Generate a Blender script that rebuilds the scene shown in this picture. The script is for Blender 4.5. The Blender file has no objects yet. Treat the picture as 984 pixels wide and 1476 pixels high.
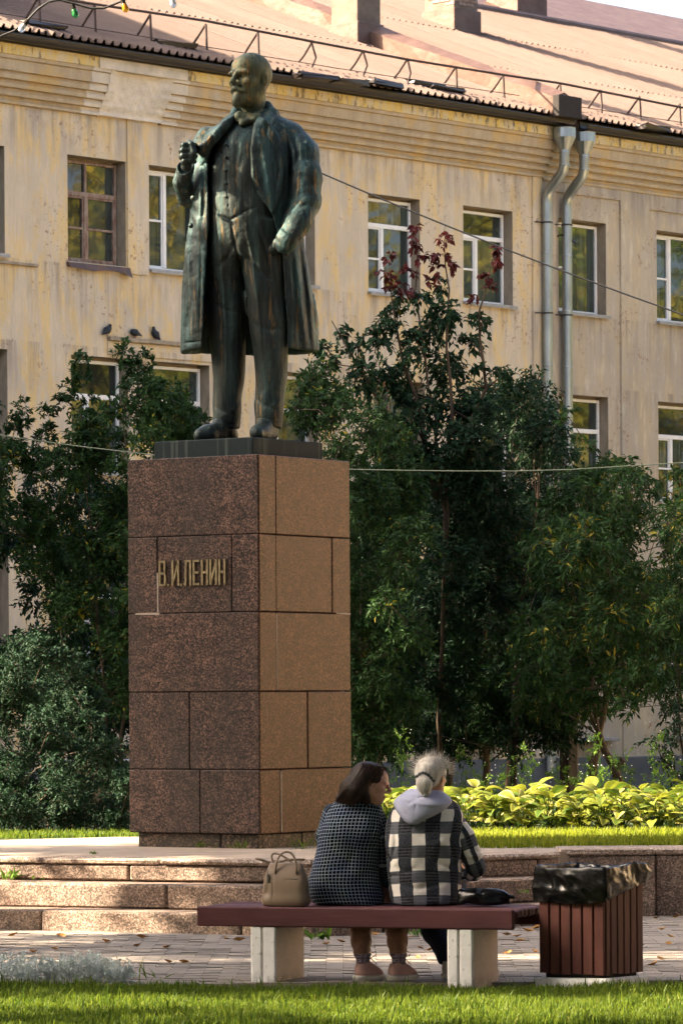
import bpy, math, random
import numpy as np
from mathutils import Vector, Matrix
random.seed(7); RNG = np.random.default_rng(7)
sc = bpy.context.scene
COL = sc.collection
rad = math.radians
# ------------------------------------------------------------------ camera
F, CX, HY, H, RHO = 6000.0, 492.0, 1015.0, 1.6, 0.006
cam_d = bpy.data.cameras.new("camera"); cam = bpy.data.objects.new("camera", cam_d); COL.objects.link(cam)
cam.location = (0, 0, H); cam.rotation_euler = (rad(90), RHO, 0)
cam_d.sensor_fit = 'HORIZONTAL'; cam_d.sensor_width = 24.0; cam_d.lens = F / 984 * 24.0
cam_d.shift_y = (HY - 738.0) / 984.0
cam_d.clip_start = 0.5; cam_d.clip_end = 3000
cam_d.dof.use_dof = True; cam_d.dof.focus_distance = 29.0; cam_d.dof.aperture_fstop = 16.0
sc.camera = cam
# ------------------------------------------------------------------ light
SUN_EL, SUN_AZ = 33.0, -90.0          # azimuth clockwise from +Y: the sun stands to the left
sun_d = bpy.data.lights.new("sun", 'SUN'); sun = bpy.data.objects.new("sun", sun_d); COL.objects.link(sun)
sun_d.energy = 5.0; sun_d.angle = rad(0.55); sun_d.color = (1.0, 0.82, 0.60)
_e, _a = rad(SUN_EL), rad(SUN_AZ)
SUNV = Vector((math.sin(_a) * math.cos(_e), math.cos(_a) * math.cos(_e), math.sin(_e)))
sun.rotation_euler = (-SUNV).to_track_quat('-Z', 'Y').to_euler()
wd = bpy.data.worlds.new("World"); sc.world = wd; wd.use_nodes = True
_n = wd.node_tree.nodes; _bg = _n['Background']; _sky = _n.new('ShaderNodeTexSky')
_sky.sky_type = 'NISHITA'; _sky.sun_disc = False; _sky.sun_elevation = rad(SUN_EL); _sky.sun_rotation = rad(SUN_AZ)
_sky.air_density = 0.8; _sky.dust_density = 7.0; _sky.ozone_density = 0.2
wd.node_tree.links.new(_sky.outputs[0], _bg.inputs[0]); _bg.inputs[1].default_value = 0.105
sc.view_settings.view_transform = 'Standard'; sc.view_settings.look = 'None'
sc.view_settings.exposure = 2.84; sc.view_settings.gamma = 1.0
sc.render.engine = 'CYCLES'
# ------------------------------------------------------------------ picking points of the place from the survey of the photo
def dr(px, py):
    dx, dy = px - CX, py - HY
    return dx - RHO * dy, dy + RHO * dx
def P(px, py, Y):
    x, y = dr(px, py); return Vector((x / F * Y, Y, H - y / F * Y))
def G(px, py, z=0.0):
    x, y = dr(px, py); Y = (H - z) * F / y; return Vector((x / F * Y, Y, z))
# ------------------------------------------------------------------ objects
def tag(o, label=None, cat=None, group=None, kind=None):
    if label: o['label'] = label
    if cat: o['category'] = cat
    if group: o['group'] = group
    if kind: o['kind'] = kind
    return o
def thing(name, label, cat, loc=(0, 0, 0), rz=0.0, group=None, parent=None):
    o = bpy.data.objects.new(name, None); COL.objects.link(o); o.location = loc; o.rotation_euler = (0, 0, rz)
    o.empty_display_size = 0.1
    return tag(o, label, cat, group)
def mesh_np(name, V, Fs, smooth=False, attrs=None):
    V = np.asarray(V, dtype=np.float32); me = bpy.data.meshes.new(name)
    me.vertices.add(len(V)); me.vertices.foreach_set('co', V.ravel())
    Fs = np.asarray(Fs, dtype=np.int32); k = Fs.shape[1]
    me.loops.add(Fs.size); me.loops.foreach_set('vertex_index', Fs.ravel())
    me.polygons.add(len(Fs)); me.polygons.foreach_set('loop_start', np.arange(0, Fs.size, k, dtype=np.int32))
    me.polygons.foreach_set('use_smooth', np.full(len(Fs), smooth))
    for an, (ty, arr) in (attrs or {}).items():
        a = me.attributes.new(an, ty, 'POINT'); arr = np.asarray(arr, dtype=np.float32)
        a.data.foreach_set('vector' if ty == 'FLOAT_VECTOR' else 'value', arr.ravel())
    me.update(calc_edges=True); me.validate()
    return me
def link(name, me, m=None, parent=None, loc=None, rz=None):
    o = bpy.data.objects.new(name, me); COL.objects.link(o)
    if m is not None and not me.materials: me.materials.append(m)
    if parent is not None: o.parent = parent
    if loc is not None: o.location = loc
    if rz is not None: o.rotation_euler = (0, 0, rz)
    return o
def copy_tree(o, parent=None):
    c = o.copy(); COL.objects.link(c)
    if parent is not None: c.parent = parent
    for ch in list(o.children): copy_tree(ch, c)
    return c
class MB:
    def __init__(s): s.v = []; s.f = []
    def add(s, V, Fs):
        n = len(s.v); s.v.extend([tuple(p) for p in V]); s.f.extend([tuple(i + n for i in f) for f in Fs]); return s
    def box(s, x0, x1, y0, y1, z0, z1, b=0.0, rz=0.0, jit=0.0):
        cx, cy, cz = (x0 + x1) / 2, (y0 + y1) / 2, (z0 + z1) / 2
        hx, hy, hz = abs(x1 - x0) / 2, abs(y1 - y0) / 2, abs(z1 - z0) / 2
        V = []; Fs = []
        if b <= 0:
            for sx in (-1, 1):
                for sy in (-1, 1):
                    for sz in (-1, 1): V.append((sx * hx, sy * hy, sz * hz))
            Fs = [(0, 1, 3, 2), (4, 6, 7, 5), (0, 4, 5, 1), (2, 3, 7, 6), (0, 2, 6, 4), (1, 5, 7, 3)]
        else:
            b = min(b, hx * .9, hy * .9, hz * .9); ids = {}
            for sx in (-1, 1):
                for sy in (-1, 1):
                    for sz in (-1, 1):
                        c = (sx, sy, sz)
                        ids[c, 0] = len(V); V.append((sx * hx, sy * (hy - b), sz * (hz - b)))
                        ids[c, 1] = len(V); V.append((sx * (hx - b), sy * hy, sz * (hz - b)))
                        ids[c, 2] = len(V); V.append((sx * (hx - b), sy * (hy - b), sz * hz))
                        Fs.append((ids[c, 0], ids[c, 1], ids[c, 2]) if sx * sy * sz > 0 else (ids[c, 0], ids[c, 2], ids[c, 1]))
            for ax in range(3):
                o1, o2 = [(1, 2), (2, 0), (0, 1)][ax]
                for sg in (-1, 1):
                    q = []
                    for a_, b_ in ((-1, -1), (1, -1), (1, 1), (-1, 1)):
                        c = [0, 0, 0]; c[ax] = sg; c[o1] = a_; c[o2] = b_; q.append(ids[tuple(c), ax])
                    Fs.append(tuple(q) if sg > 0 else tuple(q[::-1]))
                for a_ in (-1, 1):
                    for b_ in (-1, 1):
                        c0 = [0, 0, 0]; c1 = [0, 0, 0]; c0[ax] = -1; c1[ax] = 1
                        c0[o1] = c1[o1] = a_; c0[o2] = c1[o2] = b_; c0 = tuple(c0); c1 = tuple(c1)
                        q = (ids[c0, o1], ids[c1, o1], ids[c1, o2], ids[c0, o2])
                        Fs.append(q if a_ * b_ < 0 else q[::-1])
        if jit: V = [(x + random.uniform(-jit, jit), y + random.uniform(-jit, jit), z + random.uniform(-jit, jit)) for x, y, z in V]
        c, sn = math.cos(rz), math.sin(rz)
        V = [(cx + x * c - y * sn, cy + x * sn + y * c, cz + z) for x, y, z in V]
        return s.add(V, Fs)
    def tube(s, pts, r, k=8, cap=True):
        pts = [Vector(p) for p in pts]; n = len(pts)
        rs = list(r) if hasattr(r, '__len__') else [r] * n
        V = []; Fs = []; up = None
        for i, p in enumerate(pts):
            d = (pts[min(i + 1, n - 1)] - pts[max(i - 1, 0)])
            d = d.normalized() if d.length > 1e-9 else Vector((0, 0, 1))
            if up is None: up = Vector((0, 0, 1)) if abs(d.z) < .9 else Vector((1, 0, 0))
            a = d.cross(up)
            if a.length < 1e-6: a = d.orthogonal()
            a.normalize(); bb = a.cross(d).normalized(); up = bb
            for j in range(k):
                t = 2 * math.pi * j / k; V.append(p + a * math.cos(t) * rs[i] + bb * math.sin(t) * rs[i])
        for i in range(n - 1):
            for j in range(k):
                j2 = (j + 1) % k; Fs.append((i * k + j, i * k + j2, (i + 1) * k + j2, (i + 1) * k + j))
        if cap: Fs.append(tuple(range(k))[::-1]); Fs.append(tuple((n - 1) * k + j for j in range(k)))
        return s.add(V, Fs)
    def lathe(s, c, prof, k=16):
        V = []; Fs = []
        for r, z in prof:
            for j in range(k):
                t = 2 * math.pi * j / k; V.append((c[0] + r * math.cos(t), c[1] + r * math.sin(t), c[2] + z))
        for i in range(len(prof) - 1):
            for j in range(k):
                j2 = (j + 1) % k; Fs.append((i * k + j, i * k + j2, (i + 1) * k + j2, (i + 1) * k + j))
        return s.add(V, Fs)
    def prism(s, poly, z0, z1):
        n = len(poly); V = [(x, y, z0) for x, y in poly] + [(x, y, z1) for x, y in poly]
        Fs = [tuple(range(n))[::-1], tuple(range(n, 2 * n))] + [(i, (i + 1) % n, n + (i + 1) % n, n + i) for i in range(n)]
        return s.add(V, Fs)
    def extr(s, prof, x0, x1, seg=1):
        """profile of (y, z) run along x"""
        n = len(prof); V = []; Fs = []
        for i in range(seg + 1):
            x = x0 + (x1 - x0) * i / seg; V += [(x, y, z) for y, z in prof]
        for i in range(seg):
            for j in range(n):
                j2 = (j + 1) % n; Fs.append((i * n + j, i * n + j2, (i + 1) * n + j2, (i + 1) * n + j))
        Fs.append(tuple(range(n))); Fs.append(tuple(seg * n + j for j in range(n))[::-1])
        return s.add(V, Fs)
    def mesh(s, name, smooth=False):
        me = bpy.data.meshes.new(name); me.from_pydata(s.v, [], s.f)
        me.polygons.foreach_set('use_smooth', [smooth] * len(me.polygons)); me.update(); return me
    def build(s, name, m, parent=None, smooth=False, loc=None, rz=None):
        me = s.mesh(name, smooth)
        import bmesh
        bm = bmesh.new(); bm.from_mesh(me); bmesh.ops.recalc_face_normals(bm, faces=bm.faces); bm.to_mesh(me); bm.free()
        return link(name, me, m, parent, loc, rz)
# ------------------------------------------------------------------ materials
def hexc(h):
    h = h.lstrip('#'); c = [int(h[i:i + 2], 16) / 255 for i in (0, 2, 4)]
    return tuple((x / 12.92 if x <= .04045 else ((x + .055) / 1.055) ** 2.4) for x in c) + (1,)
def C(c): return hexc(c) if isinstance(c, str) else (tuple(c) + (1,) if len(c) == 3 else tuple(c))
class T:
    def __init__(s, name, base=(.5, .5, .5), rough=.7, metal=0.0, spec=None, coord='Object'):
        s.m = bpy.data.materials.new(name); s.m.use_nodes = True; s.t = s.m.node_tree; s.n = s.t.nodes
        s.b = s.n['Principled BSDF']; s.out = s.n['Material Output']
        s.b.inputs['Base Color'].default_value = C(base); s.b.inputs['Roughness'].default_value = rough
        s.b.inputs['Metallic'].default_value = metal
        if spec is not None: s.b.inputs['Specular IOR Level'].default_value = spec
        s.tc = s.n.new('ShaderNodeTexCoord').outputs[coord]
    def L(s, a, b): s.t.links.new(a, b)
    def put(s, node, i, v):
        if hasattr(v, 'type') and hasattr(v, 'node'): s.L(v, node.inputs[i])
        else: node.inputs[i].default_value = v
    def vec(s, scale=(1, 1, 1), loc=(0, 0, 0), src=None):
        n = s.n.new('ShaderNodeMapping'); s.L(src or s.tc, n.inputs[0]); n.inputs['Scale'].default_value = scale; n.inputs['Location'].default_value = loc
        return n.outputs[0]
    def noise(s, scale=5, detail=4, rough=.55, st=None, loc=(0, 0, 0), dist=0.0, src=None):
        n = s.n.new('ShaderNodeTexNoise'); n.inputs['Scale'].default_value = scale; n.inputs['Detail'].default_value = detail
        n.inputs['Roughness'].default_value = rough; n.inputs['Distortion'].default_value = dist
        s.L(s.vec(st or (1, 1, 1), loc, src), n.inputs['Vector']); return n.outputs['Fac']
    def vor(s, scale=5, feature='F1', out='Distance', st=None):
        n = s.n.new('ShaderNodeTexVoronoi'); n.feature = feature; n.inputs['Scale'].default_value = scale
        s.L(s.vec(st or (1, 1, 1)), n.inputs['Vector']); return n.outputs[out]
    def ramp(s, fac, stops, interp='LINEAR'):
        n = s.n.new('ShaderNodeValToRGB'); s.L(fac, n.inputs[0]); e = n.color_ramp.elements; n.color_ramp.interpolation = interp
        while len(e) < len(stops): e.new(.5)
        for i, (p, c) in enumerate(stops):
            e[i].position = p; e[i].color = (c, c, c, 1) if isinstance(c, (int, float)) else C(c)
        return n.outputs[0]
    def mix(s, fac, a, b, mode='MIX'):
        n = s.n.new('ShaderNodeMix'); n.data_type = 'RGBA'; n.blend_type = mode
        s.put(n, 0, fac); s.put(n, 6, C(a) if isinstance(a, (str, tuple)) else a); s.put(n, 7, C(b) if isinstance(b, (str, tuple)) else b)
        return n.outputs[2]
    def math(s, op, a, b=0.0, c=0.0):
        n = s.n.new('ShaderNodeMath'); n.operation = op; s.put(n, 0, a); s.put(n, 1, b)
        s.put(n, 2, c); return n.outputs[0]
    def sep(s, v=None):
        n = s.n.new('ShaderNodeSeparateXYZ'); s.L(v or s.tc, n.inputs[0]); return n.outputs
    def attr(s, name, out='Fac'):
        n = s.n.new('ShaderNodeAttribute'); n.attribute_name = name; return n.outputs[out]
    def objrand(s): return s.n.new('ShaderNodeObjectInfo').outputs['Random']
    def bump(s, h, strength=.4, dist=.01):
        n = s.n.new('ShaderNodeBump'); n.inputs['Strength'].default_value = strength; n.inputs['Distance'].default_value = dist
        s.L(h, n.inputs['Height']); s.L(n.outputs[0], s.b.inputs['Normal']); return n
    def set(s, k, v): s.put(s.b, k, v); return s
# ------------------------------------------------------------------ material library
def m_stucco(name, base, yellow, grey, amt=.5):
    t = T(name, rough=.95, spec=.2); z = t.sep()[2]
    big = t.noise(.45, 5, .6); fine = t.noise(30, 5, .7)
    s1 = t.noise(1.0, 6, .65, st=(2.6, 2.6, .75), dist=.3); s2 = t.noise(1.0, 6, .7, st=(8, 8, 1.6), loc=(8, 2, 5)); s3 = t.noise(1.0, 5, .7, st=(16, 16, 1.9), loc=(3, 1, 7))
    c = t.mix(t.ramp(big, [(.38, 0), (.62, .9)]), base, grey)
    m = t.math('MULTIPLY', t.ramp(s1, [(.47, 0), (.56, 1)]), t.ramp(t.math('ADD', t.math('MULTIPLY', s2, .6), t.math('MULTIPLY', s3, .4)), [(.40, .1), (.60, 1)]))
    c = t.mix(t.math('MULTIPLY', m, amt), c, yellow)
    c = t.mix(t.math('MULTIPLY', t.ramp(s2, [(.53, 0), (.66, 1)]), .38), c, (.66, .57, .44))
    c = t.mix(t.math('MULTIPLY', t.math('MULTIPLY', t.ramp(s3, [(.40, 1), (.5, 0)]), t.ramp(s1, [(.5, 1), (.6, .2)])), .25), c, (.40, .31, .20))
    hi = t.ramp(t.math('DIVIDE', t.math('SUBTRACT', z, 10.3), 1.3), [(0, 0), (1, 1)])
    gr = t.math('MULTIPLY', t.math('ADD', t.math('MULTIPLY', hi, .8), .25), t.ramp(t.noise(1.0, 6, .65, st=(1.8, 1.8, .9), loc=(5, 5, 1)), [(.45, 0), (.62, 1)]))
    c = t.mix(t.math('MULTIPLY', gr, .6), c, (.29, .25, .21))
    dn = t.ramp(t.noise(1.0, 5, .7, st=(5, 5, .35), loc=(2, 9, 1)), [(.48, 0), (.62, 1)])
    for zs, ln in ((8.95, 1.3), (5.46, 1.3), (7.6, 1.0), (11.46, .9)):
        q = t.ramp(t.math('DIVIDE', t.math('SUBTRACT', zs, z), ln), [(0, 0), (.02, 1), (1, 0)])
        c = t.mix(t.math('MULTIPLY', t.math('MULTIPLY', q, dn), .68), c, (.21, .17, .135))
    pe = t.math('MULTIPLY', t.ramp(t.noise(11, 5, .75, loc=(1, 8, 3)), [(.57, 0), (.60, 1)]), t.ramp(t.noise(1.1, 4, .5, loc=(4, 4, 4)), [(.54, 0), (.60, 1)]))
    c = t.mix(t.math('MULTIPLY', pe, .8), c, (.22, .12, .075))
    t.set('Base Color', c); t.bump(t.math('ADD', t.math('MULTIPLY', fine, .5), t.noise(6, 4, .6)), .55, .014)
    return t.m
WALL = m_stucco('stucco_wall', (.57, .465, .325), (.62, .42, .145), (.44, .375, .29), 1.0)
WALLR = m_stucco('stucco_wall_grey', (.42, .355, .265), (.48, .335, .145), (.33, .285, .225), .45)
def mk_cornice():
    t = T('cornice_plaster', rough=.9); s = t.noise(1.0, 6, .65, st=(5, 5, 1.2)); z = t.sep()[2]
    c = t.mix(t.ramp(s, [(.35, 0), (.65, 1)]), (.42, .33, .215), (.34, .26, .16))
    c = t.mix(t.math('MULTIPLY', t.ramp(t.noise(2.2, 5, .6), [(.5, 0), (.62, 1)]), .5), c, (.5, .31, .08))
    c = t.mix(t.math('MULTIPLY', t.ramp(t.noise(16, 5, .7), [(.55, 0), (.7, 1)]), .4), c, (.16, .12, .08))
    t.set('Base Color', c); t.bump(t.noise(22, 5, .7), .4, .012); return t.m
CORN = mk_cornice()
def mk_yband():
    t = T('ochre_band', rough=.9); s = t.noise(1.0, 6, .7, st=(9, 9, 1.5))
    c = t.mix(t.ramp(s, [(.4, 0), (.6, 1)]), (.60, .41, .10), (.52, .43, .28))
    d = t.ramp(t.noise(1, 5, .7, st=(11, 11, 4), loc=(2, 2, 2)), [(.52, 0), (.62, 1)])
    c = t.mix(t.math('MULTIPLY', d, .8), c, (.08, .06, .045)); t.set('Base Color', c); t.bump(t.noise(20, 4), .5, .02); return t.m
YBAND = mk_yband()
def simple(name, base, rough=.6, metal=0., var=.25, scale=8, st=None, bump=.15, bscale=30, dark=None, spec=None, bd=.004):
    t = T(name, base, rough, metal, .28 if spec is None and metal < .15 else spec); b = C(base); d = C(dark) if dark else tuple(x * (1 - var) for x in b[:3]) + (1,)
    t.set('Base Color', t.mix(t.ramp(t.noise(scale, 5, .6, st=st), [(.3, 0), (.7, 1)]), b, d))
    if bump: t.bump(t.noise(bscale, 5, .6, st=st), bump, bd)
    return t.m
PATCH = simple('fresh_render_patch', (.66, .58, .47), .95, var=.25, scale=3, bump=.9, bscale=9, bd=.03)
GUTTER = simple('dark_brown_gutter_metal', (.035, .026, .022), .38, .3, var=.4, scale=3)
RAILM = simple('rusty_rail_metal', (.055, .03, .022), .8, .2, var=.5, scale=12)
ZINC = simple('galvanised_pipe', (.36, .39, .385), .36, .85, var=.35, scale=4, st=(1, 1, .4), bump=.1)
WFRAME = simple('white_window_plastic', (.74, .72, .68), .45, var=.1, scale=3, bump=0)
BFRAME = simple('worn_brown_window_paint', (.13, .055, .03), .75, var=.6, scale=14, st=(1, 1, .4), dark=(.3, .24, .19))
SILLM = simple('tin_sill', (.33, .32, .31), .5, .4, var=.3)
SILLD = simple('rusty_dark_sill', (.07, .055, .05), .6, .3, var=.6, dark=(.14, .07, .045))
def mk_roof():
    t = T('painted_roof_sheet', rough=.8, spec=.12); r = t.objrand()
    c = t.mix(r, (.102, .072, .059), (.118, .085, .071))
    c = t.mix(t.math('MULTIPLY', t.ramp(t.noise(1.6, 6, .65), [(.45, 0), (.75, 1)]), .35), c, (.05, .03, .022))
    t.set('Base Color', c); t.bump(t.noise(5, 3), .1, .02); return t.m
ROOFM = mk_roof()
FLASH = simple('dented_flashing', (.13, .08, .06), .5, .1, var=.4, scale=2.2, dark=(.085, .045, .032), spec=.2, bump=.5, bscale=2.5, bd=.05)
def mk_brick():
    t = T('old_chimney_brick', rough=.9); 
    c = t.mix(t.objrand(), (.16, .07, .045), (.22, .13, .09)); c = t.mix(t.ramp(t.noise(9, 5, .7), [(.45, 0), (.6, 1)]), c, (.25, .2, .16))
    t.set('Base Color', c); t.bump(t.noise(14, 5), .6, .02); return t.m
BRICK = mk_brick()
CHREND = simple('chimney_render', (.17, .13, .10), .95, var=.4, scale=3, bump=.6, bscale=8, bd=.02)
def mk_pane(name, kind):
    t = T(name, rough=.03); t.set('IOR', 1.72); z = t.sep()
    if kind == 'dark': c = t.mix(t.ramp(t.noise(1.3, 3), [(.4, 0), (.6, 1)]), (.012, .016, .016), (.035, .045, .04))
    elif kind == 'curtain': c = t.mix(t.ramp(t.noise(1, 3, .5, st=(14, 14, .4)), [(.35, 0), (.65, 1)]), (.016, .028, .026), (.055, .07, .06))
    else: c = t.mix(t.ramp(t.noise(1, 3, .5, st=(5, 5, .6)), [(.4, 0), (.6, 1)]), (.010, .018, .018), (.03, .044, .04))
    t.set('Base Color', c); n = t.bump(t.noise(1.7, 2), .25, .006); return t.m
PANES = [mk_pane('window_glass_dark', 'dark'), mk_pane('window_glass_curtained', 'curtain'), mk_pane('window_glass_teal', 'teal')]
REVEAL = simple('weathered_reveal_plaster', (.36, .285, .2), .95, var=.5, scale=5, st=(1, 1, .5), bump=.3, dark=(.2, .16, .11))
def granite(name, pink, dark, light, sc_=42, ochre=0.0, stain=.5, rough=.42, patina=(.06, .05, .04)):
    t = T(name, rough=rough, spec=.16)
    v = t.vor(sc_, out='Color'); g = t.sep(v)[0]; n = t.noise(sc_ * 1.7, 4, .7)
    midc = tuple((p_ * .35 + d_ * .65) * m_ for p_, d_, m_ in zip(pink, dark, (.95, 1.05, 1.0))); g2 = t.sep(t.vor(sc_ * 1.9, out='Color', st=(1, 1, 1.01)))[1]
    big_ = t.math('MULTIPLY', t.math('SUBTRACT', t.noise(9, 4, .65), .5), .7); gg = t.math('ADD', t.math('ADD', t.math('MULTIPLY', g, .6), t.math('MULTIPLY', g2, .4)), big_)
    c = t.ramp(gg, [(.22, dark), (.40, midc), (.56, pink), (.74, light), (.95, tuple(min(1, x * 1.7) for x in light))])
    c = t.mix(t.math('MULTIPLY', t.ramp(n, [(.52, 0), (.6, 1)]), .35), c, dark)
    if ochre: c = t.mix(t.math('MULTIPLY', t.ramp(t.noise(1.0, 4, .6, st=(2.5, 2.5, .5)), [(.25, .55), (.7, 1)]), ochre), c, t.mix(t.ramp(g, [(.3, 0), (.45, 1)]), (.10, .05, .02), (.10, .05, .027)))  # mixes a warm bounce-light tone into the stone colour
    s = t.ramp(t.noise(1.0, 6, .62, st=(2.3, 2.3, .55), loc=(3, 3, 0)), [(.42, 0), (.68, 1)])
    c = t.mix(t.math('MULTIPLY', s, stain), c, patina)
    t.set('Base Color', t.mix(t.math('MULTIPLY', t.objrand(), .25), c, t.mix(.6, c, (.02, .018, .016))))
    t.bump(t.noise(60, 3), .12, .004); t.set('Roughness', t.ramp(n, [(.3, rough - .08), (.7, rough + .2)])); return t.m
GRAN = granite('polished_pink_granite', (.085, .047, .037), (.010, .010, .010), (.15, .088, .070), 92, stain=.6, patina=(.035, .03, .027))
GRAN_WARM = granite('ochre_weathered_granite', (.105, .043, .028), (.008, .008, .007), (.24, .108, .070), 95, ochre=.6, stain=.3, patina=(.07, .04, .016))  # same stone; warm light on the right face is put into its colour
GRANP = granite('dark_plinth_granite', (.06, .04, .03), (.03, .027, .024), (.18, .12, .09), 62, stain=.7)
GSTEP = granite('rough_step_granite', (.29, .20, .155), (.10, .078, .066), (.38, .28, .225), 95, stain=.4, rough=.85, patina=(.11, .085, .065))
GCOP = granite('pale_coping_granite', (.42, .30, .235), (.16, .12, .10), (.5, .42, .35), 80, stain=.3, rough=.85, patina=(.16, .12, .09))
DARKJ = simple('dark_mortar', (.03, .025, .022), .95, bump=0)
MORT = simple('pale_mortar', (.42, .36, .3), .95, var=.4, scale=20)
def mk_slab():
    t = T('dark_bronze_slab', rough=.7, spec=.08)
    c = t.mix(t.ramp(t.noise(1, 4, .6, st=(22, 22, .4)), [(.55, 0), (.62, 1)]), (.018, .025, .027), (.05, .062, .055))
    c = t.mix(t.math('MULTIPLY', t.ramp(t.noise(1, 5, .7, st=(60, 60, 3)), [(.68, 0), (.72, 1)]), .5), c, (.22, .21, .17))
    t.set('Base Color', c); t.bump(t.noise(14, 4), .2, .01); return t.m
SLABM = mk_slab()
def mk_bronze(name, dark, mid, pat, lightamt=.5, base_rough=.42):
    t = T(name, rough=base_rough, metal=.45, spec=.3)
    st = t.noise(1.0, 7, .68, st=(15, 15, 1.1)); st2 = t.noise(1.0, 6, .7, st=(34, 34, 1.7), loc=(4, 2, 1)); b = t.noise(3.0, 5, .6)
    c = t.mix(t.ramp(b, [(.35, 0), (.65, 1)]), dark, mid)
    hs = 2.1 if 'head' in name else 1.0; st = t.noise(1.0, 7, .68, st=(15 * hs, 15 * hs, 1.1 * hs)); up = t.n.new('ShaderNodeNewGeometry'); nz = t.sep(up.outputs['Normal'])[2]; upm = t.ramp(nz, [(.0, .12), (.55, 1)])
    zz = t.sep()[2]
    a = t.math('MULTIPLY', t.ramp(st, [(.46, 0), (.62, 1)]), lightamt)
    c = t.mix(a, c, pat)
    c = t.mix(t.math('MULTIPLY', t.math('MULTIPLY', t.ramp(b, [(.3, .3), (.7, 1)]), upm), .5), c, pat)
    c = t.mix(t.math('MULTIPLY', t.ramp(t.noise(1.0, 6, .7, st=(17, 17, 1.0), loc=(9, 1, 4)), [(.56, 0), (.64, 1)]), .75), c, dark)
    c = t.mix(t.math('MULTIPLY', t.math('MULTIPLY', t.ramp(st2, [(.58, 0), (.66, 1)]), upm), .7 * lightamt + .1), c, (.27, .31, .22))
    c = t.mix(t.math('MULTIPLY', t.ramp(t.noise(1, 5, .7, st=(20, 20, 1.5), loc=(7, 7, 7)), [(.58, 0), (.66, 1)]), .8 * lightamt), c, (.24, .14, .045))
    t.set('Base Color', c); t.bump(t.math('ADD', t.noise(34, 5, .65), t.math('MULTIPLY', t.noise(9, 4), 1.6)), .55, .012)
    t.set('Roughness', t.ramp(b, [(.3, base_rough - .08), (.7, base_rough + .22)])); return t.m
BR_COAT = mk_bronze('bronze_coat', (.010, .018, .021), (.022, .028, .025), (.045, .10, .098), .8, .52)
BR_SUIT = mk_bronze('bronze_suit', (.011, .018, .019), (.024, .024, .019), (.045, .085, .08), .7, .58)
BR_HEAD = mk_bronze('bronze_head', (.028, .038, .03), (.07, .075, .042), (.115, .125, .065), .8, .5)
BR_DARK = mk_bronze('bronze_dark', (.012, .018, .018), (.022, .028, .026), (.03, .055, .05), .4)
BRASS = simple('tarnished_brass', (.27, .21, .11), .6, .3, var=.5, scale=30)
def mk_paving():
    t = T('paving_concrete', rough=.92); c = t.mix(t.objrand(), (.225, .19, .16), (.255, .22, .185))
    c = t.mix(t.math('MULTIPLY', t.ramp(t.noise(3, 6, .65), [(.4, 0), (.7, 1)]), .5), c, (.16, .135, .11))
    c = t.mix(t.math('MULTIPLY', t.ramp(t.noise(60, 3, .6), [(.5, 0), (.65, 1)]), .35), c, (.14, .12, .1))
    t.set('Base Color', c); t.bump(t.noise(25, 5), .5, .01); return t.m
PAVE = mk_paving()
PLAT = simple('platform_concrete', (.42, .34, .265), .95, var=.4, scale=2.5, bump=.5, bscale=12, bd=.02, dark=(.27, .215, .165))
SOIL = simple('soil', (.06, .045, .03), 1, var=.5, scale=5, bump=.8, bscale=12, bd=.04)
TURF = simple('turf_ground', (.045, .07, .018), 1, var=.5, scale=9, bump=.8, bscale=40, bd=.03)
def leafm(name, a, b, trans=.4, rough=.5, third=None, ta=.85, coat=.0):
    t = T(name, rough=rough, spec=.12); at = t.attr('tint')
    st = [(0, a), (ta if third else 1, b)] + ([(1, third)] if third else [])
    c = t.ramp(at, st); t.set('Base Color', c)
    tr = t.n.new('ShaderNodeBsdfTranslucent'); t.L(t.mix(.5, c, t.mix(1.0, c, (1.0, 1.0, .45), 'MULTIPLY')), tr.inputs[0])
    mx = t.n.new('ShaderNodeMixShader'); mx.inputs[0].default_value = trans
    t.L(t.b.outputs[0], mx.inputs[1]); t.L(tr.outputs[0], mx.inputs[2]); t.L(mx.outputs[0], t.out.inputs[0])
    return t.m
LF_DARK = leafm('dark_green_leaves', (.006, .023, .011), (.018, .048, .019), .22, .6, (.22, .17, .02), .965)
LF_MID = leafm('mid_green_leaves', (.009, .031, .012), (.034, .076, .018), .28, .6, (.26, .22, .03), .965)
LF_BLUE = leafm('bluish_green_leaves', (.012, .036, .018), (.026, .06, .03), .2, .6)
LF_RED = leafm('dark_red_young_leaves', (.035, .010, .010), (.10, .018, .018), .25, .5)
LF_YEL = leafm('yellowing_leaves', (.11, .16, .02), (.42, .33, .03), .5, .5)
LF_GRASS = leafm('grass_blades', (.030, .072, .012), (.165, .215, .026), .5, .5, (.42, .38, .14), .93)
LF_GRASS_LIT = leafm('sunny_grass_blades', (.085, .135, .012), (.30, .33, .035), .5, .5, (.48, .43, .16), .93)  # lighter grass copy; sunshine on the rear lawn is put into its colour
LF_HOSTA = leafm('hosta_leaves', (.05, .105, .018), (.27, .28, .04), .38, .45, (.62, .54, .27), .82)
LF_SILV = leafm('silver_leaves', (.55, .60, .60), (.80, .84, .84), .2, .8)
LF_WEED = leafm('weed_leaves', (.05, .12, .02), (.16, .26, .04), .4, .5)
BARK = simple('bark', (.09, .065, .045), .95, var=.5, scale=10, st=(1, 1, .3), bump=.8, bscale=18, bd=.02)
BARKD = simple('dark_twig_bark', (.035, .027, .02), .95, var=.4, scale=10, bump=0)
FALLEN = simple('fallen_leaf_ochre', (.42, .22, .06), .8, var=.5, scale=30, dark=(.22, .1, .03), bump=0)
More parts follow.
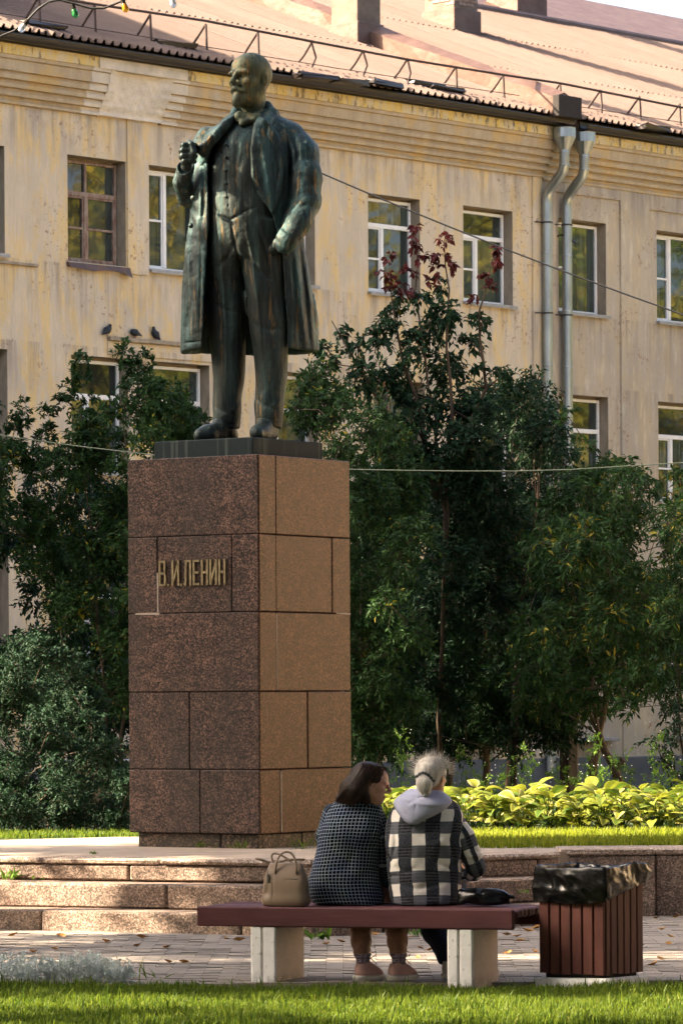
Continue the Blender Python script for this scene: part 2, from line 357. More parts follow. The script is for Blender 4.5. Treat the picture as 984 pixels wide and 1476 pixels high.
def mk_paint(name, a, d):
    t = T(name, rough=.6, spec=.25); c = t.mix(t.ramp(t.noise(2.5, 6, .6, st=(1, 6, 6)), [(.35, 0), (.65, 1)]), a, d)
    ch = t.math('MULTIPLY', t.ramp(t.noise(9, 5, .7, st=(.7, 2, 2)), [(.67, 0), (.69, 1)]), .8)
    c = t.mix(ch, c, (.36, .28, .22)); t.set('Base Color', c); t.bump(t.noise(8, 6, .6, st=(1, 10, 10)), .35, .006); return t.m
MAROON = mk_paint('maroon_bench_paint', (.105, .036, .038), (.075, .026, .03))
def mk_binpaint():
    t = T('brown_bin_paint', rough=.65, spec=.2); c = t.mix(t.objrand(), (.098, .034, .026), (.13, .048, .036))
    c = t.mix(t.ramp(t.noise(1, 6, .6, st=(12, 12, 2)), [(.4, 0), (.7, 1)]), c, (.07, .025, .02)); t.set('Base Color', c)
    t.bump(t.noise(1, 6, .6, st=(50, 50, 5)), .35, .004); return t.m
BINP = mk_binpaint()
def mk_white(name, a=(.84, .83, .80), low=(.3, .24, .18)):
    t = T(name, rough=.85); z = t.sep()[2]
    c = t.mix(t.math('MULTIPLY', t.ramp(t.noise(7, 6, .65), [(.45, 0), (.7, 1)]), .5), a, tuple(x * .75 for x in a))
    c = t.mix(t.math('MULTIPLY', t.ramp(t.noise(45, 3, .6), [(.62, 0), (.68, 1)]), .5), c, low)
    g = t.math('MULTIPLY', t.ramp(z, [(.0, 1), (.1, 0)]), t.ramp(t.noise(16, 5, .7), [(.4, 0), (.6, 1)]))
    c = t.mix(t.math('MULTIPLY', g, .7), c, (.09, .07, .05)); t.set('Base Color', c); t.bump(t.noise(20, 5, .6), .5, .008); return t.m
WHITEP = mk_white('whitewash'); CREAMP = mk_white('bare_rendered_concrete', (.62, .53, .45), (.25, .19, .14))
def mk_bagfoil():
    t = T('black_polythene', (.003, .003, .0035), .22, spec=.2); t.set('Roughness', t.ramp(t.noise(9, 4), [(.3, .15), (.7, .28)])); return t.m
POLY = mk_bagfoil()
LEATHER = simple('taupe_leather', (.25, .18, .125), .42, var=.15, scale=6, bump=.2, bscale=140, bd=.001)
METAL = simple('dull_metal_fitting', (.25, .22, .18), .35, .8, bump=0)
def mk_skin(name, a, b):
    t = T(name, rough=.5); t.set('Base Color', t.mix(t.ramp(t.noise(22, 4, .6), [(.4, 0), (.7, 1)]), a, b)); t.set('Subsurface Weight', .1)
    t.set('Subsurface Scale', .01); t.bump(t.noise(120, 3), .1, .002); return t.m
SKIN = mk_skin('skin', (.46, .25, .165), (.38, .17, .11)); SKINL = mk_skin('skin_legs', (.36, .20, .135), (.30, .155, .10))
def mk_hair(name, a, b, rough=.4):
    t = T(name, rough=rough); w = t.attr('strand'); s2 = t.noise(1, 4, .6, st=(60, 60, 12))
    t.set('Specular IOR Level', .2); t.set('Base Color', t.mix(t.ramp(s2, [(.35, 0), (.65, 1)]), a, b)); t.bump(t.noise(1, 4, .6, st=(150, 150, 25)), .5, .003); return t.m
HAIRD = mk_hair('dark_brown_hair', (.006, .004, .003), (.026, .011, .006), .55); HAIRB = mk_hair('brown_hair_strands', (.045, .02, .011), (.10, .045, .022), .4); HAIRG = mk_hair('grey_hair', (.36, .33, .30), (.60, .57, .53), .5)
def mk_check():
    t = T('navy_windowpane_check_cloth', rough=.95, spec=.08); uv = t.sep(t.attr('cloth', 'Vector'))
    def lines(c, p, w): 
        f = t.math('FRACT', t.math('DIVIDE', c, p)); return t.math('LESS_THAN', f, w)
    a = lines(uv[0], .0195, .15); b = lines(uv[1], .0195, .15); m = t.math('MAXIMUM', a, b)
    bl = t.math('MULTIPLY', t.ramp(t.noise(9, 3), [(.4, 0), (.6, 1)]), .5)
    t.set('Base Color', t.mix(m, (.003, .004, .009), t.mix(bl, (.30, .36, .38), (.12, .15, .36)))); t.bump(t.noise(12, 4), .5, .012); return t.m
CHECK = mk_check()
def mk_plaid():
    t = T('black_white_plaid_fleece', rough=.98, spec=.08); uv = t.sep(t.attr('cloth', 'Vector'))
    def band(c, p, off, w):
        f = t.math('FRACT', t.math('ADD', t.math('DIVIDE', c, p), off)); return t.math('LESS_THAN', f, w), f
    P_ = .140
    a, fa = band(uv[0], P_, .26, .52); b, fb = band(uv[1], P_, .1, .50)
    def fine(f, w0):
        g = t.math('FRACT', t.math('MULTIPLY', f, 8.0 )); return t.math('LESS_THAN', g, .38)
    c = t.mix(a, t.mix(b, (.84, .79, .73), (.10, .106, .125)), t.mix(b, (.026, .032, .045), (.005, .007, .012)))
    fl = t.math('MULTIPLY', t.math('MULTIPLY', fine(fa, .5), a), .45); fm = t.math('MULTIPLY', t.math('MULTIPLY', fine(fb, .5), b), .3)
    c = t.mix(fl, c, (.02, .024, .035)); c = t.mix(fm, c, (.16, .17, .19))
    c = t.mix(t.math('MULTIPLY', t.ramp(t.noise(160, 2), [(.4, 0), (.6, 1)]), .15), c, (.3, .29, .28))
    t.set('Base Color', c); t.bump(t.math('ADD', t.noise(14, 4), t.math('MULTIPLY', t.noise(130, 3), .3)), .6, .01); return t.m
PLAID = mk_plaid()
HOODM = simple('lavender_grey_jersey', (.40, .42, .56), .95, var=.2, scale=14, bump=.5, bscale=90, bd=.004)
NAVY = simple('navy_cloth', (.012, .016, .035), .9, bump=.2)
def mk_sock():
    t = T('mauve_sock_with_squares', rough=.95); s = t.sep()
    c1 = t.math('FRACT', t.math('MULTIPLY', t.math('ADD', s[0], s[1]), 28)); c2 = t.math('FRACT', t.math('MULTIPLY', s[2], 34))
    i1 = t.math('LESS_THAN', t.math('ABSOLUTE', t.math('SUBTRACT', c1, .5)), .32); i2 = t.math('LESS_THAN', t.math('ABSOLUTE', t.math('SUBTRACT', c2, .5)), .32)
    j1 = t.math('LESS_THAN', t.math('ABSOLUTE', t.math('SUBTRACT', c1, .5)), .16); j2 = t.math('LESS_THAN', t.math('ABSOLUTE', t.math('SUBTRACT', c2, .5)), .16)
    m = t.math('SUBTRACT', t.math('MULTIPLY', i1, i2), t.math('MULTIPLY', j1, j2))
    t.set('Base Color', t.mix(t.math('MULTIPLY', m, .8), (.13, .085, .125), (.38, .33, .36))); return t.m
SOCK = mk_sock()
SHOE = simple('dusty_pink_suede', (.52, .31, .265), .85, var=.2, scale=20, bump=.3, bscale=200, bd=.001)
SOLE = simple('white_rubber_sole', (.66, .62, .57), .6, var=.2, scale=20, bump=0)
SHOEB = simple('beige_trainer', (.45, .41, .34), .8, var=.2, scale=20)
CABLE = simple('cable_sheath', (.05, .05, .05), .6, bump=0); CABLEG = simple('pale_cable_sheath', (.10, .12, .10), .5, bump=0)
PIGE = simple('pigeon_feathers', (.02, .024, .03), .6, var=.5, scale=25, bump=.2, dark=(.015, .018, .022))
def mk_bulb(name, c):
    t = T(name, c, .08); t.set('Transmission Weight', .55); t.set('IOR', 1.45); return t.m
BULBS = [mk_bulb('green_bulb_glass', (.05, .28, .08)), mk_bulb('amber_bulb_glass', (.75, .38, .03)), mk_bulb('clear_bulb_glass', (.62, .66, .7))]
# ------------------------------------------------------------------ building
BANG = 47.47; BO = Vector((0, 73.9, 0)); _cb, _sb = math.cos(rad(BANG)), math.sin(rad(BANG))
def W(px, py, y=0.0):
    dx, dy = dr(px, py); k = dx / F
    t = (k * (BO.y + _cb * y) + _sb * y) / (_cb - _sb * k); Y = BO.y + _sb * t + _cb * y
    return t, H - dy / F * Y
RS = math.tan(rad(21)); EY, EZ = -0.5, 12.56
def RP(px, py):
    """point of the roof plane seen at a pixel -> (t, y, z)"""
    lo, hi = -1.0, 40.0
    for _ in range(50):
        y = (lo + hi) / 2; t, z = W(px, py, y)
        if z > EZ + (y - EY) * RS: lo = y
        else: hi = y
    return t, y, z
bld = thing('apartment_building', 'long three storey cream stucco building with peeling ochre paint and pinkish metal roof', 'building', BO, rad(BANG))
wins = []     # t0, t1, z0, z1, style, pane
def addw(t0, t1, z0, z1, st, pk): wins.append((t0, t1, z0, z1, st, pk))
r1 = [(-12.0, -10.6, 'T', 0), (-9.4, -8.06, 'M', 0), (-6.64, -5.29, 'brown', 0), (-4.74, -3.38, 'M', 2), (-2.05, -.62, 'T', 2), (.78, 2.18, 'T', 2), (3.38, 4.78, 'T', 1), (6.12, 7.54, 'M', 1), (9.1, 10.65, 'M', 2), (12.2, 13.7, 'T', 0), (15.0, 16.4, 'T', 1)]
for a, b, s, k in r1: addw(a, b, 8.98, 10.75, s, k)
r2 = [(-12.0, -10.6, 'T', 0), (-9.4, -8.02, 'T', 0), (-6.58, -5.25, 'T2', 1), (-4.69, -3.3, 'T2', 0), (-2.04, -.57, 'T2', 2), (.9, 2.28, 'brown', 2), (3.42, 4.81, 'T2', 2), (6.12, 7.58, 'T2', 1), (9.12, 10.68, 'T2', 1), (12.2, 13.7, 'T2', 0), (15.0, 16.4, 'T2', 1)]
for a, b, s, k in r2: addw(a, b, 5.5, 7.43, s, k)
for a, b, s, k in r2: addw(a, b, 2.15, 4.1, 'T2', (k + 1) % 3)
TA, TB, TS, WZ0, WZ1 = -45.0, 40.0, 5.62, -.4, 11.56
def wallpart(ta, tb, m, label):
    ws = [w for w in wins if w[0] > ta and w[1] < tb]
    ts = sorted(set([ta, tb] + [w[0] for w in ws] + [w[1] for w in ws])); zs = sorted(set([WZ0, WZ1] + [w[2] for w in ws] + [w[3] for w in ws]))
    mb = MB(); V = [(t, 0, z) for t in ts for z in zs]; nz = len(zs); Fs = []
    for i in range(len(ts) - 1):
        for j in range(nz - 1):
            tc, zc = (ts[i] + ts[i + 1]) / 2, (zs[j] + zs[j + 1]) / 2
            if any(w[0] < tc < w[1] and w[2] < zc < w[3] for w in ws): continue
            Fs.append((i * nz + j, (i + 1) * nz + j, (i + 1) * nz + j + 1, i * nz + j + 1))
    mb.add(V, Fs); o = link('wall', mb.mesh('wall'), m, bld); o['label'] = label
wallpart(TA, TS, WALL, 'cream wall section with ochre streaks left of the downpipes'); wallpart(TS, TB, WALLR, 'greyer wall section right of the downpipes')
DEP = .20
def window(t0, t1, z0, z1, st, pk):
    brown = st == 'brown'; w, h = t1 - t0, z1 - z0; fm = BFRAME if brown else WFRAME
    tm = t0 + w * (.45 if brown else .42); b = .055 if not brown else .05; m = .04; m2 = .025
    if st == 'M': tr = None
    elif st == 'T': tr = z1 - h * .3
    else: tr = z1 - h * .34
    mb = MB(); y0, y1 = DEP, DEP + .07
    ft, ftop = t1 - .02, z1 - .05
    mb.box(t0, t0 + b, y0, y1, z0, ftop, .006); mb.box(ft - b, ft, y0, y1, z0, ftop, .006)
    mb.box(t0 + b, ft - b, y0 + .002, y1, z0, z0 + b * 1.3, .006); mb.box(t0 + b, ft - b, y0 + .002, y1, ftop - b, ftop, .006)
    cells = []
    if tr:
        mb.box(t0 + b, ft - b, y0 - .004, y1, tr - m, tr + m, .006)
        top = (t0 + b, ft - b, tr + m, ftop - b)
        if brown: mb.box(tm - m2, tm + m2, y0 - .002, y1, tr + m, ftop - b, .004); cells += [(top[0], tm - m2, top[2], top[3]), (tm + m2, top[1], top[2], top[3])]
        else: cells.append(top)
        lt = tr - m
    else: lt = ftop - b
    lb = z0 + b * 1.3
    mb.box(tm - m, tm + m, y0 - .006, y1, lb, lt, .006)
    lm = (lb + lt) / 2
    # opening casement on the left: an inner sash frame
    for a, c in (((t0 + b, tm - m)),) + ((((tm + m, ft - b)),) if brown else ()):
        s = .03
        mb.box(a, a + s, y0 + .012, y1, lb, lt); mb.box(c - s, c, y0 + .012, y1, lb, lt); mb.box(a + s, c - s, y0 + .014, y1, lb, lb + s); mb.box(a + s, c - s, y0 + .014, y1, lt - s, lt)
        mb.box(a + s, c - s, y0 + .008, y1, lm - m2 * .7, lm + m2 * .7)
        cells += [(a + s, c - s, lb + s, lm - m2 * .7), (a + s, c - s, lm + m2 * .7, lt - s)]
    if not brown: cells.append((tm + m, ft - b, lb, lt))
    o = mb.build('window', fm, bld)
    for i, (a, c, d, e) in enumerate(cells):
        q = random.uniform(-.006, .006)
        p = MB().add([(a, y1 - .03 + q, d), (c, y1 - .03 - q, d), (c, y1 - .03 - q * .5, e), (a, y1 - .03 + q, e)], [(0, 1, 2, 3)])
        link('pane', p.mesh('pane'), PANES[(pk if i else max(0, pk - 1)) % 3], o)
    s = MB()
    if brown:
        n = 9; V = []
        for i in range(n):
            f = i / (n - 1); x = t0 - .03 + (w + .08) * f; dz = -.05 - .06 * math.sin(f * 7) * f - .05 * f
            V += [(x, DEP + .01, z0 + .015), (x, -.05, z0 - .02), (x, -.10 - .03 * math.sin(f * 9), z0 + dz - .06), (x, -.02, z0 - .10)]
        Fs = [(4 * i + k, 4 * i + (k + 1) % 4, 4 * i + 4 + (k + 1) % 4, 4 * i + 4 + k) for i in range(n - 1) for k in range(4)] + [(0, 1, 2, 3), (4 * n - 1, 4 * n - 2, 4 * n - 3, 4 * n - 4)]
        s.add(V, Fs)
    else:
        s.box(t0 - .03, t1 + .04, -.09, DEP, z0 - .035, z0 + .004, .004); s.box(t0 - .03, t1 + .04, -.092, -.08, z0 - .06, z0 - .035)
    sl = s.build('sill', SILLD if brown else SILLM, o)
    if brown: sl['label'] = 'dark bent tin sill'
    return o
for w in wins:
    window(*w); t0, t1, z0, z1 = w[:4]; e = .001; rv = MB()
    rv.add([(t0, 0, z0), (t0, DEP + .1, z0), (t0, DEP + .1, z1), (t0, 0, z1), (t1, 0, z0), (t1, DEP + .1, z0), (t1, DEP + .1, z1), (t1, 0, z1)],
           [(0, 1, 2, 3), (4, 7, 6, 5), (3, 2, 6, 7), (0, 4, 5, 1)])
    rv.add([(t0, DEP + .1, z0), (t1, DEP + .1, z0), (t1, DEP + .1, z1), (t0, DEP + .1, z1)], [(0, 1, 2, 3)])
    rv.build('reveal', REVEAL, bld)
# body of the block behind the front (closes it for the light)
MB().box(TA, TB, .5, 27, WZ0, EZ - .2).build('core', WALL, bld)
# pilasters and recessed-panel frames
def pil(t0, t1, z0, z1, m, d=.045): MB().box(t0, t1, -d, .02, z0, z1, .008).build('pilaster', m, bld)
pil(-5.27, -4.76, 8.86, 11.52, WALL, .03)
pil(5.33, 5.60, .1, 11.45, WALL); pil(5.60, 5.98, .1, 11.35, WALLR, .05)
pil(7.95, 8.85, .1, 11.5, WALLR); pil(11.1, 12.0, .1, 11.5, WALLR)
MB().box(5.98, 7.95, -.045, .02, 11.22, 11.5, .006).build('lintel_band', WALLR, bld); MB().box(8.85, 11.1, -.045, .02, 11.12, 11.5, .006).build('lintel_band', WALLR, bld)
# ledge under the left windows where the pigeons sit
t0, z = W(146, 489); t1, _ = W(300, 496); LEDZ = 7.78; LEDT = (t0, t1)
MB().box(-5.75, -3.2, -.10, .02, LEDZ - .07, LEDZ, .012, jit=.004).build('ledge', REVEAL, bld)
MB().box(-5.75, -3.2, -.03, .02, LEDZ - .30, LEDZ - .07, .01).build('ledge', WALL, bld)
MB().box(-8.9, -7.35, -.06, .02, 8.82, 8.87, .01).build('ledge', REVEAL, bld)
# plinth, basement lights
MB().box(TA, TB, -.07, .02, WZ0, .56, .02).build('plinth', simple('grey_plinth', (.13, .13, .13), .95, var=.4, scale=1.5, bump=.4), bld)
for t_ in (-5.6, -1.2, 3.0, 6.3, 9.6):
    MB().box(t_, t_ + 1.3, -.22, .02, .86, .93, .01).build('basement_sill', SILLM, bld)
    MB().box(t_ + .15, t_ + 1.15, -.01, .05, .56, .86).build('basement_vent', REVEAL, bld)
# cornice in runs; a freshly rendered patch where mouldings are lost
prof = [(.02, 11.44), (-.07, 11.45), (-.075, 11.49), (-.05, 11.52), (-.05, 11.565), (-.135, 11.57), (-.15, 11.62), (-.125, 11.665), (-.12, 11.69), (-.205, 11.695), (-.22, 11.75), (-.195, 11.79), (-.19, 11.815), (-.27, 11.82), (-.285, 11.88), (-.265, 11.925), (-.26, 11.94), (-.325, 11.945), (-.33, 12.0), (-.335, 12.12), (-.375, 12.13), (-.38, 12.19), (.02, 12.19)]
pt0, pt1 = W(150, 130, -.2)[0], W(240, 150, -.2)[0]
MB().extr(prof, TA, pt0).build('cornice', CORN, bld); MB().extr(prof, pt1, TS).build('cornice', CORN, bld)
MB().extr([(y, z - .03) for y, z in prof], TS, TB).build('cornice', CORN, bld)
n = 26; kk = 16; V = []
for i in range(n + 1):
    for j in range(kk + 1):
        x = pt0 + (pt1 - pt0) * i / n; f = j / kk; z = 11.46 + .74 * f
        ps = prof[1:-1]; y_ = np.interp(z, [p[1] for p in ps], [p[0] for p in ps]) - .012; e = min(1, 4.0 * min(i / n, 1 - i / n)) ; e = e * min(1, f * 4)
        flat = -.09 - .19 * f + .035 * math.sin(i * 1.9 + j * 1.3) * random.random()
        V.append((x, y_ * (1 - e) + flat * e - .004, z))
link('cornice', MB().add(V, [(i * (kk + 1) + j, (i + 1) * (kk + 1) + j, (i + 1) * (kk + 1) + j + 1, i * (kk + 1) + j + 1) for i in range(n) for j in range(kk)]).mesh('cornice', True), PATCH, bld)['label'] = 'pale repaired patch of broken cornice'
PTT = simple('thin_pale_render', (.60, .52, .41), .95, var=.3, scale=4, bump=.4, bscale=12, bd=.02)
for a, b in ((pt0 - .42, pt0), (pt1, pt1 + .38)):
    MB().extr([(y - .006, z + .002) if 0 < k < len(prof) - 1 else (y, z) for k, (y, z) in enumerate(prof)], a, b).build('cornice', PTT, bld)['label'] = 'cornice run smeared with pale render'
MB().extr([(.02, 12.19), (-.40, 12.192), (-.40, 12.37), (.02, 12.37)], TA, TS).build('ochre_band', YBAND, bld)
MB().extr([(.02, 12.16), (-.40, 12.162), (-.40, 12.34), (.02, 12.34)], TS, TB).build('ochre_band', YBAND, bld)
MB().box(pt0 - .3, pt1 + .3, -.412, .0, 12.18, 12.36, .005, jit=.01).build('ochre_band', PTT, bld)
# gutters
def gutter(a, b, dz=0):
    g = MB(); g.extr([(-.40, 12.36), (-.42, 12.36), (-.43, 12.55), (-.40, 12.55)], a, b)
    pr = [(-.43 - .10 + .10 * math.cos(t), 12.47 - .095 * math.sin(t)) for t in [math.pi * i / 8 for i in range(9)]]
    pr = pr + [(y * 0 - .53 + (y + .53) * .9, z + .006) for y, z in pr[::-1]]
    g.extr([(y, z) for y, z in pr], a, b); g.tube([(a, -.63, 12.475), (b, -.63, 12.475)], .014, 6)
    o = g.build('gutter', GUTTER, bld, loc=(0, 0, dz)); return o
gutter(TA, 5.9); gutter(6.25, TB, -.03)
# roof sheets
def sheet_mesh(Lw, Lh, n=6):
    V = []; pitch = Lw / n
    pr = []
    for i in range(n):
        x = i * pitch; pr += [(x, 0), (x + pitch * .12, .06), (x + pitch * .34, .06), (x + pitch * .46, 0)]
    pr.append((Lw, 0)); k = len(pr)
    for s_, z_ in ((0, .014), (Lh, 0)):
        for x, z in pr: V.append((x, s_, z + z_))
    for x, z in pr: V.append((x, 0, z))
    Fs = [(i, i + 1, k + i + 1, k + i) for i in range(k - 1)] + [(2 * k + i, 2 * k + i + 1, i + 1, i) for i in range(k - 1)]
    return MB().add(V, Fs).mesh('roof_sheet')
ROWL = 4.85; RCOLS = 1.13
roof = MB().box(TA, TB, .6, 13.9, 0, .04).build('roof', FLASH, bld)   # decking the sheets lie on
roof.location = (0, EY, EZ - .16); roof.rotation_euler = (rad(21), 0, 0)
sm = sheet_mesh(RCOLS + .04, ROWL); first = True
x = -14.5
while x < 26:
    for r_ in range(3):
        o = link('roof_sheet', sm, ROOFM, roof, loc=(x, (ROWL - .18) * r_ - .02, .16 + .012 * random.random()))
        o.rotation_euler = (random.uniform(-.0015, .0015), 0, 0)
    x += RCOLS
MB().tube([(TA, 14.1, .2), (TB, 14.1, .2)], .12, 8).build('ridge_cap', FLASH, roof)
back = MB().add([(TA, 13.6, EZ + 14.1 * RS), (TB, 13.6, EZ + 14.1 * RS), (TB, 27.5, EZ), (TA, 27.5, EZ)], [(0, 1, 2, 3)]); back.build('rear_roof', FLASH, bld)
def rz_(y): return EZ + (y - EY) * RS
# fire wall clad in dented flashing, running up the slope at the party wall
fw = MB(); n = 24; V = []; f0, f1 = 5.28, 5.86
for i in range(n + 1):
    y = -.62 + 14.2 * i / n; z = rz_(y); j = lambda a: random.uniform(-a, a)
    V += [(f0 + j(.02), y, z - .1), (f0 - .03 + j(.02), y, z + .36 + j(.03)), ((f0 + f1) / 2, y, z + .47 + j(.03)), (f1 + .03, y, z + .36 + j(.03)), (f1, y, z - .1)]
fw.add(V, [(5 * i + k, 5 * i + k + 1, 5 * i + k + 6, 5 * i + k + 5) for i in range(n) for k in range(4)] + [(0, 1, 2, 3, 4)])
fw.build('fire_wall', FLASH, bld)
MB().box(f0 - .06, f1 + .03, -.78, -.62, 12.50, 12.90, .01).build('fire_wall_end', DARKJ, bld)
MB().box(-9.6, -9.0, 1.9, 13.5, EZ, rz_(13.5) - .3).add([], []).build('attic_wall', CHREND, bld)  # unseen wall added to throw the shadow over the left roof
aw = MB(); y0, y1, hh = 2.4, 13.6, 3.35
aw.add([(-9.6, y0, rz_(y0) - .2), (-9.0, y0, rz_(y0) - .2), (-9.0, y1, rz_(y1) - .2), (-9.6, y1, rz_(y1) - .2), (-9.6, y0, rz_(y0) + hh), (-9.0, y0, rz_(y0) + hh), (-9.0, y1, rz_(y1) + hh), (-9.6, y1, rz_(y1) + hh)],
       [(0, 1, 2, 3), (4, 5, 6, 7), (0, 1, 5, 4), (1, 2, 6, 5), (2, 3, 7, 6), (3, 0, 4, 7)]); aw.build('attic_wall', CHREND, bld)
def chimney(px, py, wt, wy, h, bricks=True):
    t, y, z = RP(px, py)
    c = MB().box(t, t + wt, y, y + wy, z - .3, z + h, .02, jit=.01).build('chimney', CHREND, bld)
    MB().box(t - .06, t + wt + .06, y - .06, y + wy + .06, z + h, z + h + .12, .02).build('chimney_cap', CHREND, c)
    MB().box(t - .05, t + wt + .05, y - .05, y + wy + .05, z - .1, z + .22 + wy * RS, .02).build('flashing', FLASH, c)
    if bricks:
        b = MB(); zz = z + .62
        while zz < z + h - .05:
            o = random.choice((0, .13)); x_ = t + o
            while x_ < t + wt - .24:
                if random.random() < .8: b.box(x_, x_ + .24, y - .018, y + .02, zz, zz + .068, .004, jit=.004)
                x_ += .255
            x_ = y + (.13 - o)
            while x_ < y + wy - .24:
                if random.random() < .7: b.box(t - .018, t + .02, x_, x_ + .24, zz, zz + .068, .004, jit=.004)
                x_ += .255
            zz += .08
        q = b.build('brick', BRICK, c); q['kind'] = 'stuff'
    return t, y, z
chimney(655, 47, .78, .85, 2.0); chimney(746, 16, 1.0, .9, 1.5, True)
chimney(516, 66, .66, .7, 2.2, False)
# a hipped cross roof farther along
hp = MB(); a = RP(845, 30); hx = 22.0
hp.add([(15.6, 13.4, rz_(13.4) - .1), (36, 13.2, rz_(13.2) - .1), (36, 19, rz_(12.5)), (17.0, 20, rz_(12.5)), (18.6, 17.5, rz_(14) + 1.5), (36, 17.5, rz_(14) + 1.5)], [(0, 1, 5, 4), (4, 5, 2, 3), (0, 4, 3)])
hp.build('cross_roof', FLASH, bld)
# lifted sheets and junk along the eave
for px, py in ((455, 118), (500, 125), (552, 128), (612, 128), (640, 136), (250, 72), (60, 45), (940, 190)):
    t, y, z = RP(px, py); MB().box(t - .4, t + .45, y - .12, y + .12, z + .06, z + .13, .01, rz=random.uniform(-.2, .2), jit=.04).build('loose_flashing', GUTTER, bld)
# roof rail
rail = MB().tube([W(px, py, .0)[0:1] + (.05, z_) for px, py, z_ in [(-160, -26, 13.30), (140, 12, 13.33), (300, 38, 13.36), (450, 68, 13.31), (590, 92, 13.27), (730, 117, 13.28), (810, 127, 13.30), (984, 165, 13.22), (1300, 230, 13.22)]], .023, 6).build('rail', RAILM, bld)
MB().tube([(-11, .0, 12.92), (0, .02, 12.9), (5, .0, 12.93)], .008, 5).build('rail', RAILM, bld); MB().tube([(6, .0, 12.9), (10, .02, 12.92), (16, 0, 12.9)], .008, 5).build('rail', RAILM, bld)
for px, bend in ((-15, 0), (60, 0), (140, 0), (220, 0), (300, 0), (375, 0), (452, 1), (526, 1), (590, .7), (660, 0), (728, 0), (810, 0), (868, .2), (924, .2), (982, 0), (1040, 0)):
    t = W(px, 90)[0]; zt = 13.29 + random.uniform(-.01, .03)
    q = MB().tube([(t, .05, zt), (t + .10 * bend, .04, zt - .25), (t - .08 * bend, .02, rz_(.02) + .0)], .021, 6)
    q.tube([(t, .05, zt), (t + .02 * bend, .25, zt - .2), (t - .02, .42, rz_(.42))], .021, 6); q.build('rail_post', RAILM, bld)
# downpipes
for px, fpx, fpy in ((788.5, 809, 197), (817, 843.5, 204)):
    t = W(px, 400, -.14)[0]; zb = 12.36 if px < 800 else 12.33
    d = MB(); yb = -.57
    d.tube([(t, yb, zb - .42), (t, yb, zb - .72), (t, yb + .05, zb - .85), (t, -.24, zb - 1.12), (t, -.15, zb - 1.25), (t, -.14, zb - 1.4), (t, -.14, .3)], .098, 14, cap=False)
    zz = 1.6
    while zz < zb - 1.4: d.lathe((t, -.14, zz), [(.098, 0), (.104, .01), (.104, .03), (.098, .04)], 14); zz += 1.05
    for z_, y_ in ((zb - .5, yb), (zb - .74, yb)): d.lathe((t, y_, z_), [(.098, 0), (.105, .01), (.105, .03), (.098, .04)], 14)
    p = d.build('downpipe', ZINC, bld, smooth=True)
    MB().lathe((t, yb, zb - .44), [(.10, 0), (.11, .02), (.21, .22), (.215, .23), (.215, .40), (.22, .41), (.20, .41), (.19, .23), (.09, .03)], 18).build('funnel', ZINC, p, smooth=False)
    for z_ in (10.6, 8.9, 6.6, 4.2): MB().tube([(t - .28, -.02, z_), (t - .10, -.14, z_)], .012, 5).lathe((t, -.14, z_ - .015), [(.1, 0), (.11, .0), (.11, .03), (.1, .03)], 14).build('bracket', GUTTER, p)
t, z = W(803, 340); MB().tube([(t, 0, z), (t, -.12, z + .02), (t + .12, -.2, z - .06), (t + .28, -.22, z - .12)], [.015, .02, .03, .02], 6).build('wall_hook', GUTTER, bld)
# house added beyond the frame on the right; its sunlit wall bounces warm fill
nb = thing('neighbouring_house', 'two storey sunlit ochre plastered house on the right side of the square', 'building', (15.5, 33, 0))
hw = MB(); hw.box(0, 9, -17, 17, 0, 8.6, .02); hw.build('wall', simple('sunny_ochre_plaster', (.52, .40, .26), .9, var=.15, scale=.6), nb)
MB().box(-.25, 9.3, -17.3, 17.3, 8.6, 8.95, .02).build('cornice', CORN, nb); MB().prism([(-.4, -17.4), (9.4, -17.4), (9.4, 17.4), (-.4, 17.4)], 8.95, 9.1).build('roof', FLASH, nb)
for k_ in range(9):
    for z_ in (1.3, 5.0):
        q = MB().box(-.05, .05, -15.6 + k_ * 3.7, -14.4 + k_ * 3.7, z_, z_ + 1.8, .01).build('window', WFRAME, nb); MB().box(-.06, .0, -15.5 + k_ * 3.7, -15.03 + k_ * 3.7, z_ + .1, z_ + 1.7).build('pane', PANES[0], q); MB().box(-.06, .0, -14.97 + k_ * 3.7, -14.5 + k_ * 3.7, z_ + .1, z_ + 1.7).build('pane', PANES[0], q)
# ------------------------------------------------------------------ ground, paving, steps
gr = MB().add([(-400, -60, 0), (400, -60, 0), (400, 31.3, 0), (-400, 31.3, 0)], [(0, 1, 2, 3)]).build('ground', SOIL); tag(gr, kind='structure')
V = []; ys = [31.2, 33, 36, 38.5, 42, 50, 62, 300]; zs = [.49, .50, .50, .46, .3, .05, -.05, -.05]
xs = [-300, -12, -6, -3, 0, 3, 6, 12, 300]
for yy, zz in zip(ys, zs):
    for xx in xs: V.append((xx, yy, zz + (random.uniform(-.02, .02) if 34 < yy < 200 else 0)))
k = len(xs); tag(link('raised_ground', MB().add(V, [(i * k + j, i * k + j + 1, (i + 1) * k + j + 1, (i + 1) * k + j) for i in range(len(ys) - 1) for j in range(k - 1)]).mesh('raised_ground'), TURF), kind='structure')
yd = MB().add([(9, 44, .36), (120, 44, .36), (120, 160, .12), (9, 160, .12)], [(0, 1, 2, 3)]).build('yard', simple('pale_gravel_yard', (.5, .42, .32), .95, bump=.3)); tag(yd, kind='structure')  # pale ground added out of view to bounce light onto the facade
pv = MB().add([(-14, 23.35, .004), (14, 23.35, .004), (14, 31.0, .004), (-14, 31.0, .004)], [(0, 1, 2, 3)]).build('paving', simple('paving_sand', (.185, .155, .13), .95)); tag(pv, kind='structure')
pb_ = MB(); PWd, PD = .205, .105
